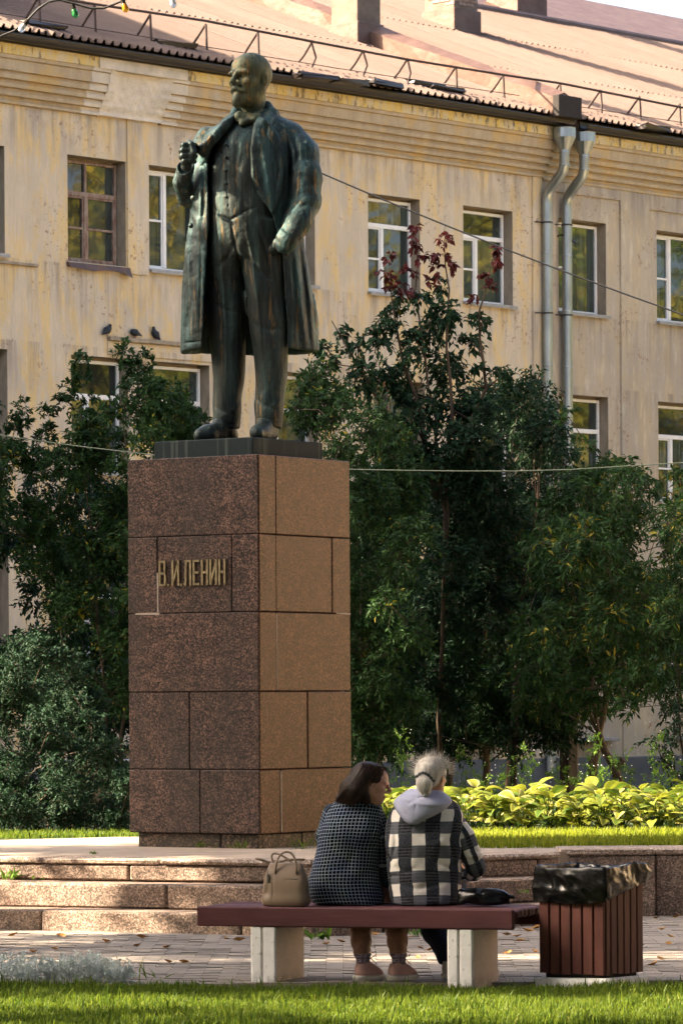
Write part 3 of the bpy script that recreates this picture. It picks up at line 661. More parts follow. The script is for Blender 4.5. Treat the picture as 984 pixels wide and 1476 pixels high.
for j in range(70):
    for i in range(42):
        if abs(i - 21) * PWd > 4.2: continue
        cx_, cy_ = (i - 21) * PWd + (PWd / 2 if j % 2 else 0), 23.42 + j * PD; h_ = .03 + random.uniform(-.002, .002) + .004 * math.sin(i * .7 + j * .5)
        a_, b_ = random.uniform(-.0012, .0012), random.uniform(-.0012, .0012); g = .0007; e = .002
        x0, x1, y0, y1 = cx_ + g, cx_ + PWd - g, cy_ + g, cy_ + PD - g
        pb_.add([(x0, y0, 0), (x1, y0, 0), (x1, y1, 0), (x0, y1, 0), (x0 + e, y0 + e, h_ - a_ - b_), (x1 - e, y0 + e, h_ + a_ - b_), (x1 - e, y1 - e, h_ + a_ + b_), (x0 + e, y1 - e, h_ - a_ + b_)], [(0, 1, 5, 4), (1, 2, 6, 5), (2, 3, 7, 6), (3, 0, 4, 7), (4, 5, 6, 7)])
q = link('paver', pb_.mesh('paver'), PAVE, pv); q['kind'] = 'stuff'
AL, AR = rad(25), rad(36); dl = Vector((-math.cos(AL), math.sin(AL), 0)); drr = Vector((math.cos(AR), math.sin(AR), 0))
steps = thing('steps', None, None); tag(steps, kind='structure')
S0 = Vector((-.2, 28.12, 0)); tread = .39; zr = [0, .175, .35, .512]
jl = [[.55, 1.55, 1.55, 1.6], [1.13, 2.02, 1.7, 1.5], [.35, 1.1, 1.25, 1.4]]; jr = [[.6, 1.2], [1.1, .9], [.8, 1.2]]
XEND = 1.585
def run_stones(c, d, lens, z0, z1, depth, m, inward, total, cop=False):
    s = 0.0; i = 0
    while s < total - .02:
        L = min(lens[i % len(lens)], total - s); p = c + d * (s + L / 2) + inward * (depth / 2)
        b = MB().box(-L / 2 + .006, L / 2 - .006, -depth / 2, depth / 2, z0 + .004, z1, .014, jit=.004)
        b.build('granite_block', m, steps, loc=(p.x, p.y + random.uniform(-.008, .008), random.uniform(-.003, .003)), rz=math.atan2(d.y, d.x)); s += L; i += 1
for k in range(3):
    c = S0 + Vector((0, tread * k, 0)); z0, z1 = zr[k], zr[k + 1]
    nl = Vector((math.sin(AL), math.cos(AL), 0)); nr = Vector((-math.sin(AR), math.cos(AR), 0))
    tot = (XEND - c.x) / drr.x
    if k < 2:
        run_stones(c, dl, jl[k], z0, z1, .5, GSTEP, nl, 7.5); run_stones(c, drr, jr[k], z0, z1, .5, GSTEP, nr, tot)
    else:
        run_stones(c, dl, jl[k], z0, z1 - .045, .5, GSTEP, nl, 7.5); run_stones(c, drr, jr[k], z0, z1 - .045, .5, GSTEP, nr, tot)
        run_stones(c - nl * .02, dl, [1.2, .95, 1.4], z1 - .045, z1, .42, GCOP, nl, 7.5); run_stones(c - nr * .02, drr, [.9, 1.3], z1 - .045, z1, .42, GCOP, nr, tot)
core_ = MB(); c = S0 + Vector((0, tread * 2 + .3, 0)); a = c + dl * 7.3; b = Vector((XEND + .3, c.y + (XEND + .3 - c.x) * math.tan(AR), 0))
core_.prism([(c.x, c.y), (b.x, b.y), (b.x, 34.3), (-1.9, 34.6), (-3.3, 33.6), (a.x, a.y)], 0, .505)
tag(core_.build('platform', PLAT), kind='structure')
rw = thing('retaining_wall', 'low speckled granite retaining wall holding up the lawn right of the steps', 'wall')
xx = XEND + .01; i = 0
for L in (.70, .95, 1.1, 1.2, 1.3):
    yb = 30.55 if i == 0 else 30.6
    MB().box(xx + .003, xx + L - .003, yb, 31.25, 0, .475, .012, jit=.003).build('granite_block', GSTEP, rw)
    MB().box(xx + .002, xx + L - .002, yb - .012, 31.3, .478, .522, .01, jit=.003).build('coping_stone', GCOP, rw); xx += L; i += 1
# ------------------------------------------------------------------ pedestal
PC = Vector((-.625, 31.5, 0)); PA = rad(34.4); PW = 1.235
PWX = 0
ped = thing('pedestal', 'tall square pedestal clad in brown and pink granite slabs carrying brass lettering', 'pedestal', PC, -PA)
# local frame: +x along the right face is rotated; left face runs along -x, right face along +y
zl = [3.50, 2.895, 2.305, 1.70, 1.105, .615]
MB().box(-PW + .05, -.05, .05, PW - .05, .5, 3.47).build('core', DARKJ, ped)
LJ = {0: [], 1: [.23, .80], 2: [], 3: [.47], 4: [.55]}      # fractions from the left end of the left face
RJ = {0: [.19], 1: [.19, .80], 2: [.19], 3: [.52], 4: [.23]}
for k in range(5):
    z1, z0 = zl[k], zl[k + 1]; g = .003; off = lambda: random.uniform(-.003, .003)
    us = [0] + LJ[k] + [1]
    for a, b in zip(us[:-1], us[1:]):
        o_ = off(); MB().box(-PW + a * PW + (g if a else 0), -PW + b * PW - (g if b < 1 else .0), o_, .012, z0 + g, z1 - g, .006).build('granite_slab', GRAN, ped)
    us = [0] + RJ[k] + [1]
    for a, b in zip(us[:-1], us[1:]):
        o_ = off(); MB().box(-.06, .002 + o_, (a * PW + (g if a else .0125)), b * PW - (g if b < 1 else 0), z0 + g, z1 - g, .006).build('granite_slab', GRAN_WARM, ped)
    MB().box(-PW, -PW + .06, .0125, PW, z0 + g, z1 - g, .006).build('granite_slab', GRAN, ped); MB().box(-PW + .06, -.06, PW - .06, PW, z0 + g, z1 - g, .006).build('granite_slab', GRAN, ped)
MB().box(-PW + .062, -.062, .062, PW - .062, 3.42, 3.492).build('granite_slab', GRAN, ped)
MB().box(-PW + .05, -.4, .045, .1, .5, .614, .006).build('granite_slab', GRANP, ped); MB().box(-.39, -.045, .045, .1, .5, .614, .006).build('granite_slab', GRANP, ped)
MB().box(-.1, -.045, .1, PW * .5, .5, .614, .006).build('granite_slab', GRANP, ped); MB().box(-.1, -.045, PW * .5 + .01, PW - .05, .5, .614, .006).build('granite_slab', GRANP, ped)
# pale mortar smears
for u, z0, z1 in ((.23, 2.315, 2.62),): MB().box(-PW + u * PW - .007, -PW + u * PW + .007, -.001, .03, z0, z1, jit=.002).build('mortar_joint', MORT, ped)
MB().box(-PW + .07, -PW + .30, -.002, .03, 2.297, 2.312, jit=.003).build('mortar_joint', MORT, ped); MB().box(-.03, .005, PW * .84, PW * 1.0, 2.297, 2.31, jit=.003).build('mortar_joint', MORT, ped)
MB().box(-.03, .004, PW * .187, PW * .196, 1.71, 2.29, jit=.002).build('mortar_joint', MORT, ped); MB().box(-.03, .004, PW * .226, PW * .234, .63, 1.09, jit=.002).build('mortar_joint', MORT, ped)
# brass letters
def letter(ch, x, w, z0, h):
    b = MB(); s = .017; y0, y1 = -.016, .004; m = s
    def bar(ax, az, bx, bz):
        A = Vector((ax, 0, az)); B = Vector((bx, 0, bz)); d = (B - A).normalized(); n = Vector((-d.z, 0, d.x)) * (m / 2)
        V = [];
        for yy in (y0, y1):
            for q in (A - n, A + n, B + n, B - n): V.append((x + q.x, yy, z0 + q.z))
        b.add(V, [(0, 1, 2, 3), (7, 6, 5, 4), (0, 4, 5, 1), (1, 5, 6, 2), (2, 6, 7, 3), (3, 7, 4, 0)])
    l, r, M_ = m / 2, w - m / 2, h / 2
    if ch == 'В': [bar(*q) for q in ((l, 0, l, h), (r, .012, r, M_ - .01), (r - .004, M_ + .012, r - .004, h - .012), (l, m / 2, r, m / 2), (l, M_, r, M_), (l, h - m / 2, r, h - m / 2))]
    if ch == '.': bar(0, m / 2, m * 1.1, m / 2)
    if ch == 'И': [bar(*q) for q in ((l, 0, l, h), (r, 0, r, h), (l, .02, r, h - .02))]
    if ch == 'Л': [bar(*q) for q in ((l + .004, .0, l + .008, h), (r, 0, r, h), (l, h - m / 2, r, h - m / 2), (l - .012, m / 2, l + .01, m / 2))]
    if ch == 'Е': [bar(*q) for q in ((l, 0, l, h), (l, m / 2, w, m / 2), (l, M_, w * .9, M_), (l, h - m / 2, w, h - m / 2))]
    if ch == 'Н': [bar(*q) for q in ((l, 0, l, h), (r, 0, r, h), (l, M_, r, M_))]
    b.build('letter', BRASS, ped)
u0 = -PW + .25 * PW; zt = 2.515
for ch, off_, w in (('В', .0, .066), ('.', .078, .02), ('И', .122, .072), ('.', .203, .02), ('Л', .242, .066), ('Е', .325, .06), ('Н', .402, .066), ('И', .482, .07), ('Н', .566, .066)): letter(ch, u0 + off_, w, zt, .195)
# ------------------------------------------------------------------ sculpting: distance fields turned into meshes
def vnoise(p, scale, seed=0):
    q = p * scale + seed * 17.31; i = np.floor(q).astype(np.int64); f = q - i; f = f * f * (3 - 2 * f)
    def h(a):
        n = (a[:, 0] * 73856093) ^ (a[:, 1] * 19349663) ^ (a[:, 2] * 83492791) ^ (seed * 2654435)
        n = (n ^ (n >> 13)) * 1274126177; return ((n ^ (n >> 16)) & 0xffff) / 32767.5 - 1
    r = 0
    for dx in (0, 1):
        for dy in (0, 1):
            for dz in (0, 1):
                w = (f[:, 0] if dx else 1 - f[:, 0]) * (f[:, 1] if dy else 1 - f[:, 1]) * (f[:, 2] if dz else 1 - f[:, 2])
                r = r + w * h(i + np.array([dx, dy, dz]))
    return r
class Field:
    def __init__(s, lo, hi, h):
        s.lo = np.array(lo, float); s.h = h; s.n = np.ceil((np.array(hi) - s.lo) / h).astype(int) + 1
        s.D = np.full(s.n, 1.0, dtype=np.float32)
        s.ax = [s.lo[i] + h * np.arange(s.n[i]) for i in range(3)]
    def sub(s, lo, hi, pad):
        sl = []
        for i in range(3):
            a = int(max(0, math.floor((lo[i] - pad - s.lo[i]) / s.h))); b = int(min(s.n[i], math.ceil((hi[i] + pad - s.lo[i]) / s.h) + 1)); sl.append(slice(a, max(a, b)))
        g = np.meshgrid(*[s.ax[i][sl[i]] for i in range(3)], indexing='ij', sparse=True); return tuple(sl), g
    def comb(s, sl, d, k, op):
        D = s.D[sl]
        if op == 'sub': s.D[sl] = np.maximum(D, -d) if k <= 0 else -s.smin(-D, d, k)
        elif op == 'int': s.D[sl] = np.maximum(D, d)
        else: s.D[sl] = np.minimum(D, d) if k <= 0 else s.smin(D, d, k)
    @staticmethod
    def smin(a, b, k):
        h = np.clip(.5 + .5 * (b - a) / k, 0, 1); return b * (1 - h) + a * h - k * h * (1 - h)
    def cone(s, a, b, ra, rb, k=.02, op='add', flat=None):
        a = np.array(a, float); b = np.array(b, float); R = max(ra, rb)
        sl, (X, Y, Z) = s.sub(np.minimum(a, b) - R, np.maximum(a, b) + R, k + .03); d = b - a; L2 = max(1e-9, d @ d)
        t = np.clip(((X - a[0]) * d[0] + (Y - a[1]) * d[1] + (Z - a[2]) * d[2]) / L2, 0, 1)
        px, py, pz = X - a[0] - t * d[0], Y - a[1] - t * d[1], Z - a[2] - t * d[2]
        dist = np.sqrt(px ** 2 + py ** 2 + pz ** 2) - (ra + (rb - ra) * t); s.comb(sl, dist, k, op); return s
    def chain(s, pts, rs, k=.02, op='add'):
        for i in range(len(pts) - 1): s.cone(pts[i], pts[i + 1], rs[i], rs[i + 1], k, op)
        return s
    def ell(s, c, r, k=.02, op='add', R=None):
        c = np.array(c, float); r = np.array(r, float); m = r.max(); sl, (X, Y, Z) = s.sub(c - m, c + m, k + .02)
        x, y, z = X - c[0], Y - c[1], Z - c[2]
        if R is not None: x, y, z = (R[0][0] * x + R[0][1] * y + R[0][2] * z, R[1][0] * x + R[1][1] * y + R[1][2] * z, R[2][0] * x + R[2][1] * y + R[2][2] * z)
        k0 = np.sqrt((x / r[0]) ** 2 + (y / r[1]) ** 2 + (z / r[2]) ** 2); k1 = np.sqrt((x / r[0] ** 2) ** 2 + (y / r[1] ** 2) ** 2 + (z / r[2] ** 2) ** 2) + 1e-9
        s.comb(sl, k0 * (k0 - 1) / k1, k, op); return s
    def loft(s, secs, k=.02, op='add', e=2.3, shell=0, cut=None, z0=None, z1=None):
        """secs: rows (z, cx, cy, rx, ry) by rising z"""
        S = np.array(sorted(secs)); zz = s.ax[2]
        m0 = (S[:, 1] - S[:, 3]).min(), (S[:, 2] - S[:, 4]).min(), S[0, 0]; m1 = (S[:, 1] + S[:, 3]).max(), (S[:, 2] + S[:, 4]).max(), S[-1, 0]
        sl, (X, Y, Z) = s.sub(m0, m1, k + .03); zc = Z[0, 0, :]
        g = [smooth_interp(zc, S[:, 0], S[:, i])[None, None, :] for i in range(1, 5)]
        qx, qy = np.abs(X - g[0]) / g[2], np.abs(Y - g[1]) / g[3]; rr = (qx ** e + qy ** e) ** (1 / e) + 1e-9
        # first order distance
        gx = (qx / rr) ** (e - 1) / g[2]; gy = (qy / rr) ** (e - 1) / g[3]
        d = (rr - 1) / np.sqrt(gx ** 2 + gy ** 2 + 1e-9)
        d = np.maximum(d, -np.minimum(g[2], g[3]))
        if shell: d = np.maximum(d, -(d + shell))
        d = np.maximum(d, np.maximum(S[0, 0] - Z, Z - S[-1, 0]))
        if cut is not None: d = np.maximum(d, cut(X, Y, Z))
        s.comb(sl, d.astype(np.float32), k, op); return s
    def band(s, w=4):
        idx = np.nonzero(np.abs(s.D) < w * s.h); p = np.stack([s.lo[i] + s.h * idx[i] for i in range(3)], 1); return idx, p
    def noise(s, amp, scale, st=(1, 1, 1), seed=0, ridged=False):
        idx, p = s.band(); n = vnoise(p * np.array(st), scale, seed)
        if ridged: n = 1 - 2 * np.abs(n)
        s.D[idx] += (amp * n).astype(np.float32); return s
    def crease(s, pts, w, amp, front=None, tap=True):
        """pts: (x, z) polyline seen from the front; amp>0 cuts, amp<0 raises"""
        idx, p = s.band(5)
        if front is not None:
            m = p[:, 1] < front if not callable(front) else front(p); idx = tuple(i[m] for i in idx); p = p[m]
        x, z = p[:, 0], p[:, 2]; best = np.full(len(x), 9.0); tt = np.zeros(len(x)); n = len(pts) - 1
        for i in range(n):
            a, b = np.array(pts[i]), np.array(pts[i + 1]); d = b - a; t = np.clip(((x - a[0]) * d[0] + (z - a[1]) * d[1]) / (d @ d + 1e-9), 0, 1)
            q = np.hypot(x - a[0] - t * d[0], z - a[1] - t * d[1]); m = q < best; best[m] = q[m]; tt[m] = (i + t[m]) / n
        f = np.exp(-(best / w) ** 2) * ((np.sin(np.pi * np.clip(tt, .03, .97)) ** .5) if tap else 1)
        s.D[idx] += (amp * f).astype(np.float32); return s
    def emboss(s, poly, amp, front, soft=.01):
        idx, p = s.band(5); m = p[:, 1] < front; idx = tuple(i[m] for i in idx); p = p[m]; x, z = p[:, 0], p[:, 2]
        ins = np.zeros(len(x), bool); best = np.full(len(x), 9.0); n = len(poly)
        for i in range(n):
            (x0, z0), (x1, z1) = poly[i], poly[(i + 1) % n]; dx, dz = x1 - x0, z1 - z0
            c = ((z0 > z) != (z1 > z)) & (x < dx * (z - z0) / (dz + 1e-12) + x0); ins ^= c
            t = np.clip(((x - x0) * dx + (z - z0) * dz) / (dx * dx + dz * dz + 1e-12), 0, 1); best = np.minimum(best, np.hypot(x - x0 - t * dx, z - z0 - t * dz))
        sd = np.where(ins, best, -best); s.D[idx] -= (amp * np.clip(.5 + sd / soft, 0, 1)).astype(np.float32); return s
    def mesh(s):
        D = s.D; D = D.copy(); D[0] = D[-1] = 1; D[:, 0] = D[:, -1] = 1; D[:, :, 0] = D[:, :, -1] = 1; sg = D < 0; n = s.n; cn = n - 1
        cid = lambda i, j, k: (i * cn[1] + j) * cn[2] + k
        acc = {}; allc = []; allp = []; quads = []
        for ax in range(3):
            a = [slice(None)] * 3; b = [slice(None)] * 3; a[ax] = slice(0, -1); b[ax] = slice(1, None); a, b = tuple(a), tuple(b)
            idx = np.nonzero(sg[a] != sg[b]); I = list(idx); d0 = D[a][idx]; d1 = D[b][idx]; t = d0 / (d0 - d1)
            p = np.stack(I, 1).astype(float); p[:, ax] += t; u, v = [(1, 2), (2, 0), (0, 1)][ax]; q = []
            for du, dv in ((-1, -1), (0, -1), (0, 0), (-1, 0)):
                J = [x.copy() for x in I]; J[u] = J[u] + du; J[v] = J[v] + dv; c = cid(*J); q.append(c); allc.append(c); allp.append(p)
            q = np.stack(q, 1); fl = d0 > 0; q[fl] = q[fl][:, ::-1]; quads.append(q)
        c = np.concatenate(allc); p = np.concatenate(allp); uq, inv = np.unique(c, return_inverse=True); cnt = np.bincount(inv)
        V = np.stack([np.bincount(inv, p[:, i]) / cnt for i in range(3)], 1) * s.h + s.lo
        Q = np.searchsorted(uq, np.concatenate(quads)); return V, Q
def smooth_interp(x, xp, yp):
    """monotone-ish cubic interpolation through the sections"""
    x = np.clip(x, xp[0], xp[-1]); m = np.gradient(yp, xp); i = np.clip(np.searchsorted(xp, x) - 1, 0, len(xp) - 2)
    h = xp[i + 1] - xp[i]; t = (x - xp[i]) / h
    return (2 * t ** 3 - 3 * t ** 2 + 1) * yp[i] + (t ** 3 - 2 * t ** 2 + t) * h * m[i] + (-2 * t ** 3 + 3 * t ** 2) * yp[i + 1] + (t ** 3 - t ** 2) * h * m[i + 1]
def relax(V, Q, it=2, lam=.5):
    e = np.concatenate([Q[:, [0, 1]], Q[:, [1, 2]], Q[:, [2, 3]], Q[:, [3, 0]]]); n = len(V)
    for _ in range(it):
        d = np.bincount(e[:, 0], minlength=n) + np.bincount(e[:, 1], minlength=n)
        S = np.stack([np.bincount(e[:, 0], V[e[:, 1], i], n) + np.bincount(e[:, 1], V[e[:, 0], i], n) for i in range(3)], 1) / np.maximum(d, 1)[:, None]
        V = V + (S - V) * lam
    return V
def sculpt(name, fld, m, parent, origin=(0, 0, 0), it=1, attr=None):
    V, Q = fld.mesh(); V = relax(V, Q, it); at = attr(V) if attr else None
    me = mesh_np(name, V - np.array(origin), Q, True, at); return link(name, me, m, parent)
def head_field(Fd, c, f, k=1.0, up=(0, 0, 1), beard=False, neckto=None, ear=True):
    """a human head: c centre, f the way it faces, k scale on metres; side vector s points to its left"""
    f = np.array(f, float); f /= np.linalg.norm(f); up = np.array(up, float); s = np.cross(up, f); s /= np.linalg.norm(s); u = np.cross(f, s); c = np.array(c, float)
    R = [f, s, u]; L = lambda a, b, d: c + (f * a + s * b + u * d) * k
    Fd.ell(L(-.012, 0, .032), np.array([.098, .076, .088]) * k, .01, R=R); Fd.ell(L(.03, 0, .045), np.array([.062, .062, .06]) * k, .02 * k, R=R)
    Fd.ell(L(.028, 0, -.035), np.array([.058, .060, .080]) * k, .025 * k, R=R); Fd.ell(L(.055, 0, -.088), np.array([.030, .028, .024]) * k, .03 * k, R=R)
    for e in (-1, 1):
        Fd.cone(L(-.005, .058 * e, -.045), L(.052, .026 * e, -.088), .017 * k, .016 * k, .03 * k)
        Fd.ell(L(.058, .042 * e, -.018), np.array([.026, .022, .018]) * k, .02 * k, R=R)
        Fd.ell(L(.092, .031 * e, .006), np.array([.020, .018, .014]) * k, .010 * k, 'sub', R=R)
        Fd.ell(L(.070, .031 * e, .005), np.array([.015, .015, .012]) * k, .006 * k, R=R)
        Fd.cone(L(.080, .048 * e, .022), L(.096, .014 * e, .020), .009 * k, .011 * k, .008 * k)
        Fd.ell(L(.094, .013 * e, -.030), np.array([.011, .009, .008]) * k, .008 * k, R=R)
        if ear:
            Fd.ell(L(-.010, .077 * e, -.004), np.array([.018, .010, .031]) * k, .006 * k, R=R); Fd.ell(L(-.002, .084 * e, -.002), np.array([.008, .006, .016]) * k, .004 * k, 'sub', R=R)
    Fd.cone(L(.088, 0, .018), L(.116, 0, -.020), .008 * k, .012 * k, .009 * k); Fd.ell(L(.108, 0, -.027), np.array([.012, .011, .010]) * k, .006 * k, R=R)
    Fd.ell(L(.090, 0, -.058), np.array([.010, .024, .006]) * k, .008 * k, R=R); Fd.ell(L(.086, 0, -.070), np.array([.010, .020, .007]) * k, .008 * k, R=R)
    Fd.cone(L(.098, -.018, -.063), L(.098, .018, -.063), .003 * k, .003 * k, .004 * k, 'sub')
    if beard:
        for e in (-1, 1): Fd.cone(L(.100, .004 * e, -.048), L(.082, .036 * e, -.062), .011 * k, .006 * k, .006 * k)
        Fd.ell(L(.084, 0, -.100), np.array([.024, .024, .034]) * k, .012 * k, R=R)
    if neckto is not None: Fd.cone(L(-.018, 0, -.045), neckto, .054 * k, .060 * k, .03 * k)
    return L, R
# ------------------------------------------------------------------ bronze statue
SY = 32.36
def sp(px, py, dy=0.0): return np.array(P(px, py, SY + dy))
def sq(px, py, dy=0.0): v = P(px, py, SY + dy); return (v.x, v.z)
def row(py, xl, xr, yc, ry):
    a, b = sp(xl, py, yc), sp(xr, py, yc); return (a[2], (a[0] + b[0]) / 2, SY + yc, (b[0] - a[0]) / 2, ry)
STO = sp(350, 629); STO[2] = 3.50
statue = thing('bronze_statue', 'weathered bronze statue of a bald bearded man in a long open overcoat on the pedestal', 'statue', STO)
lo, hi = sp(235, 640)[0], sp(480, 640)[0]
def fld(px0, px1, py0, py1, y0, y1, h): return Field((sp(px0, py1)[0], SY + y0, sp(px0, py1)[2]), (sp(px1, py1)[0], SY + y1, sp(px0, py0)[2]), h)
HS = .0105
# --- suit: vest, trousers
f = fld(280, 430, 150, 632, -.42, .42, HS)
f.loft([row(168, 338, 392, .03, .10), row(190, 322, 402, -.02, .16), row(230, 306, 398, -.04, .20), row(275, 303, 397, -.05, .22), row(310, 302, 400, -.05, .235), row(345, 303, 404, -.04, .23), row(372, 306, 406, -.02, .21)], .02, e=2.2)
f.loft([row(320, 303, 362, -.02, .20), row(372, 301, 356, .0, .19), row(420, 300, 353, .03, .165), row(470, 300, 353, .04, .150), row(515, 303, 354, .05, .140), row(545, 306, 353, .05, .135), row(577, 306, 348.5, .05, .13), row(600, 306, 348, .05, .135), row(619, 304, 347, .05, .13)], .05, e=2.2)
f.loft([row(320, 340, 408, -.06, .20), row(372, 346, 411, -.06, .20), row(420, 351, 412, -.07, .18), row(470, 358, 413, -.08, .165), row(515, 365, 413, -.08, .155), row(550, 369, 412, -.08, .145), row(577, 368.5, 408.5, -.08, .14), row(600, 368, 407, -.08, .14), row(617, 367, 405, -.08, .135)], .03, e=2.2)
# gap between the legs
f.noise(.010, 6, (1, 1, .45), 1); f.noise(.005, 16, (1, 1, .5), 2)
fr = SY + .0
for pts, w, a in [([(329, 175), (327, 230), (330, 300), (334, 318)], 1.0, .012), ([(308, 300), (320, 314), (334, 322), (352, 311), (372, 303)], 1.2, .016), ([(334, 322), (338, 350), (347, 385), (352, 420)], 1.6, .02),
                  ([(356, 330), (365, 380), (372, 440), (378, 520)], 2.6, -.016), ([(318, 340), (322, 400), (326, 480), (327, 560)], 2.4, -.014), ([(352, 400), (357, 430), (360, 470)], 2.2, .02),
                  ([(372, 330), (386, 372), (392, 420)], 2.6, .016), ([(345, 345), (330, 372), (312, 392)], 2.4, .014), ([(352, 365), (372, 392), (396, 410)], 2.5, .016), ([(305, 430), (322, 447), (348, 452)], 2.6, .010),
                  ([(370, 470), (388, 480), (410, 474)], 2.6, .010), ([(366, 572), (382, 588), (398, 592)], 3, .010), ([(368, 603), (388, 608), (406, 605)], 1.2, .010), ([(385, 592), (400, 586), (409, 576)], 3, -.008), ([(306, 580), (320, 594), (338, 598)], 3, .010), ([(306, 609), (328, 613), (347, 611)], 1.2, .010), ([(322, 600), (338, 592), (349, 580)], 3, -.008),
                  ([(312, 205), (322, 240), (318, 280)], 3, .012), ([(345, 200), (340, 250), (346, 290)], 3, .012), ([(352, 230), (340, 262)], 3, .010)]:
    f.crease([sq(*q) for q in pts], w / 185, a, fr)
for py in (190, 208, 226, 245, 264, 283, 300): f.ell(sp(325, py, -.235 + (.05 if py < 200 else 0) + (.02 if py < 215 else 0)), (.013, .02, .013), .004)
sculpt('suit', f, BR_SUIT, statue, STO)
f2 = fld(376, 424, 330, 392, -.44, .0, .008); f2.chain([sp(411, 344, -.28), sp(402, 351, -.275), sp(394, 360, -.225), sp(389, 370, -.17)], [.044, .045, .040, .03], .02); f2.noise(.003, 20)
for i in range(3): f2.crease([sq(400 + 3 * i, 352), sq(394 + 4 * i, 376)], 1.0 / 185, .006, SY - .2)
sculpt('hand', f2, BR_DARK, statue, STO)
# --- overcoat with sleeves
f = fld(243, 474, 140, 520, -.55, .62, HS)
L1 = [(160, 350), (185, 330), (205, 300), (235, 299), (290, 301), (330, 303), (385, 299), (440, 296), (512, 293.5)]
L2 = [(160, 366), (200, 366), (250, 362), (290, 372), (312, 392), (350, 401), (372, 407), (440, 412), (512, 415)]
z1_ = np.array([sp(0, a)[2] for a, _ in L1[::-1]]); x1_ = np.array([sp(b, a)[0] for a, b in L1[::-1]]); z2_ = np.array([sp(0, a)[2] for a, _ in L2[::-1]]); x2_ = np.array([sp(b, a)[0] for a, b in L2[::-1]])
def coatcut(X, Y, Z):
    a = np.interp(Z, z1_, x1_); b = np.interp(Z, z2_, x2_); ins = np.minimum(X - a, b - X); return np.minimum(ins, (SY + .10) - Y)
coat = [row(158, 348, 388, .06, .10), row(166, 334, 400, .06, .16), row(180, 312, 424, .05, .21), row(200, 296, 437, .04, .25), row(230, 286, 442, .03, .27), row(270, 277, 442, .02, .285), row(310, 274, 438, .02, .295), row(350, 268, 438, .03, .30), row(400, 264, 447, .05, .31), row(450, 262.5, 456, .07, .32), row(507, 261.5, 460, .09, .33)]
f.loft(coat, .0, e=2.25, shell=.055, cut=coatcut)
# right sleeve (viewer), hand in the pocket
f.chain([sp(418, 199, .02), sp(435, 222, -.05), sp(441, 255, -.12), sp(442, 290, -.16)], [.115, .13, .118, .112], .05)
f.chain([sp(442, 290, -.16), sp(430, 320, -.24), sp(415, 345, -.29)], [.110, .100, .080], .03); f.cone(sp(421, 334, -.27), sp(411, 350, -.28), .088, .080, .01)
f.cone(sp(416, 350, -.27), sp(413, 366, -.25), .05, .018, .02)
f.emboss([sq(405, 336), sq(420, 348), sq(412, 369), sq(398, 346)], .02, SY - .1, .008)
# left sleeve, raised to the lapel
f.chain([sp(300, 200, .10), sp(284, 228, .10), sp(271, 262, .05), sp(269, 283, .0)], [.10, .098, .085, .082], .04)
f.chain([sp(269, 283, .0), sp(262, 262, -.10), sp(267, 241, -.16)], [.082, .072, .074], .02); f.cone(sp(267, 240, -.18), sp(268, 228, -.19), .05, .055, .0, 'sub')
# collar round the neck and lapels
f.chain([sp(386, 153, .02), sp(392, 166, -.05), sp(384, 176, -.16)], [.03, .045, .035], .02); f.chain([sp(384, 152, .06), sp(368, 148, .15), sp(348, 152, .12), sp(340, 162, .0)], [.035, .03, .035, .04], .03)
f.chain([sp(340, 162, -.02), sp(326, 176, -.12), sp(305, 198, -.18), sp(288, 216, -.17)], [.035, .035, .035, .03], .03)
f.noise(.011, 4.0, (1, 1, .4), 3); f.noise(.0045, 13, (1, 1, .5), 4); f.noise(.003, 40, (1, 1, 1), 5); f.noise(.0025, 22, (1, 1, .8), 15)
lap = [(370, 168), (386, 178), (402, 200), (411, 240), (408, 280), (400, 302), (393, 314), (382, 292), (364, 262), (362, 220), (366, 190)]
f.emboss([sq(*q) for q in lap], .03, SY - .05, .012)
f.emboss([sq(*q) for q in [(340, 166), (322, 178), (300, 205), (288, 214), (290, 240), (300, 232), (318, 205), (336, 185)]], .022, SY - .05, .012)
for pts, w, a in [([(388, 180), (384, 200), (396, 214)], 1.4, .02), ([(372, 190), (384, 240), (392, 300)], 3.0, -.012), ([(398, 215), (402, 250), (397, 285)], 2.2, .014), ([(413, 190), (419, 240), (416, 300)], 2.2, .026), ([(425, 195), (430, 230), (424, 262)], 2.6, .014),
                  ([(422, 258), (440, 262), (456, 274)], 4, .008), ([(426, 290), (440, 284), (452, 290)], 4, .009), ([(432, 304), (446, 300), (456, 306)], 3, .008),
                  ([(420, 370), (428, 420), (434, 500)], 3.2, .024), ([(431, 352), (440, 420), (447, 500)], 2.8, .022), ([(425, 380), (433, 440), (440, 500)], 3.2, -.02), ([(440, 350), (450, 420), (455, 500)], 2.2, .014),
                  ([(292, 345), (290, 420), (288, 498)], 1.2, .012), ([(266, 495), (290, 494)], 1.3, .014), ([(280, 320), (276, 360), (282, 410)], 4, .014), ([(272, 300), (284, 320), (288, 350)], 3, -.012), ([(268, 400), (276, 440), (270, 480)], 4, .012),
                  ([(292, 232), (296, 270), (294, 320)], 2.4, .018), ([(285, 240), (290, 290), (288, 330)], 2.6, -.014), ([(256, 262), (264, 272), (276, 268)], 2, .014), ([(258, 285), (268, 290), (278, 284)], 2, .012),
                  ([(306, 196), (316, 222), (304, 262)], 2.4, .012)]:
    f.crease([sq(*q) for q in pts], w / 185, a, SY + .12)
for px, py, dy in ((278, 285, -.26), (275, 325, -.27)): f.ell(sp(px, py, dy + .02), (.022, .03, .022), .004)
sculpt('overcoat', f, BR_COAT, statue, STO)
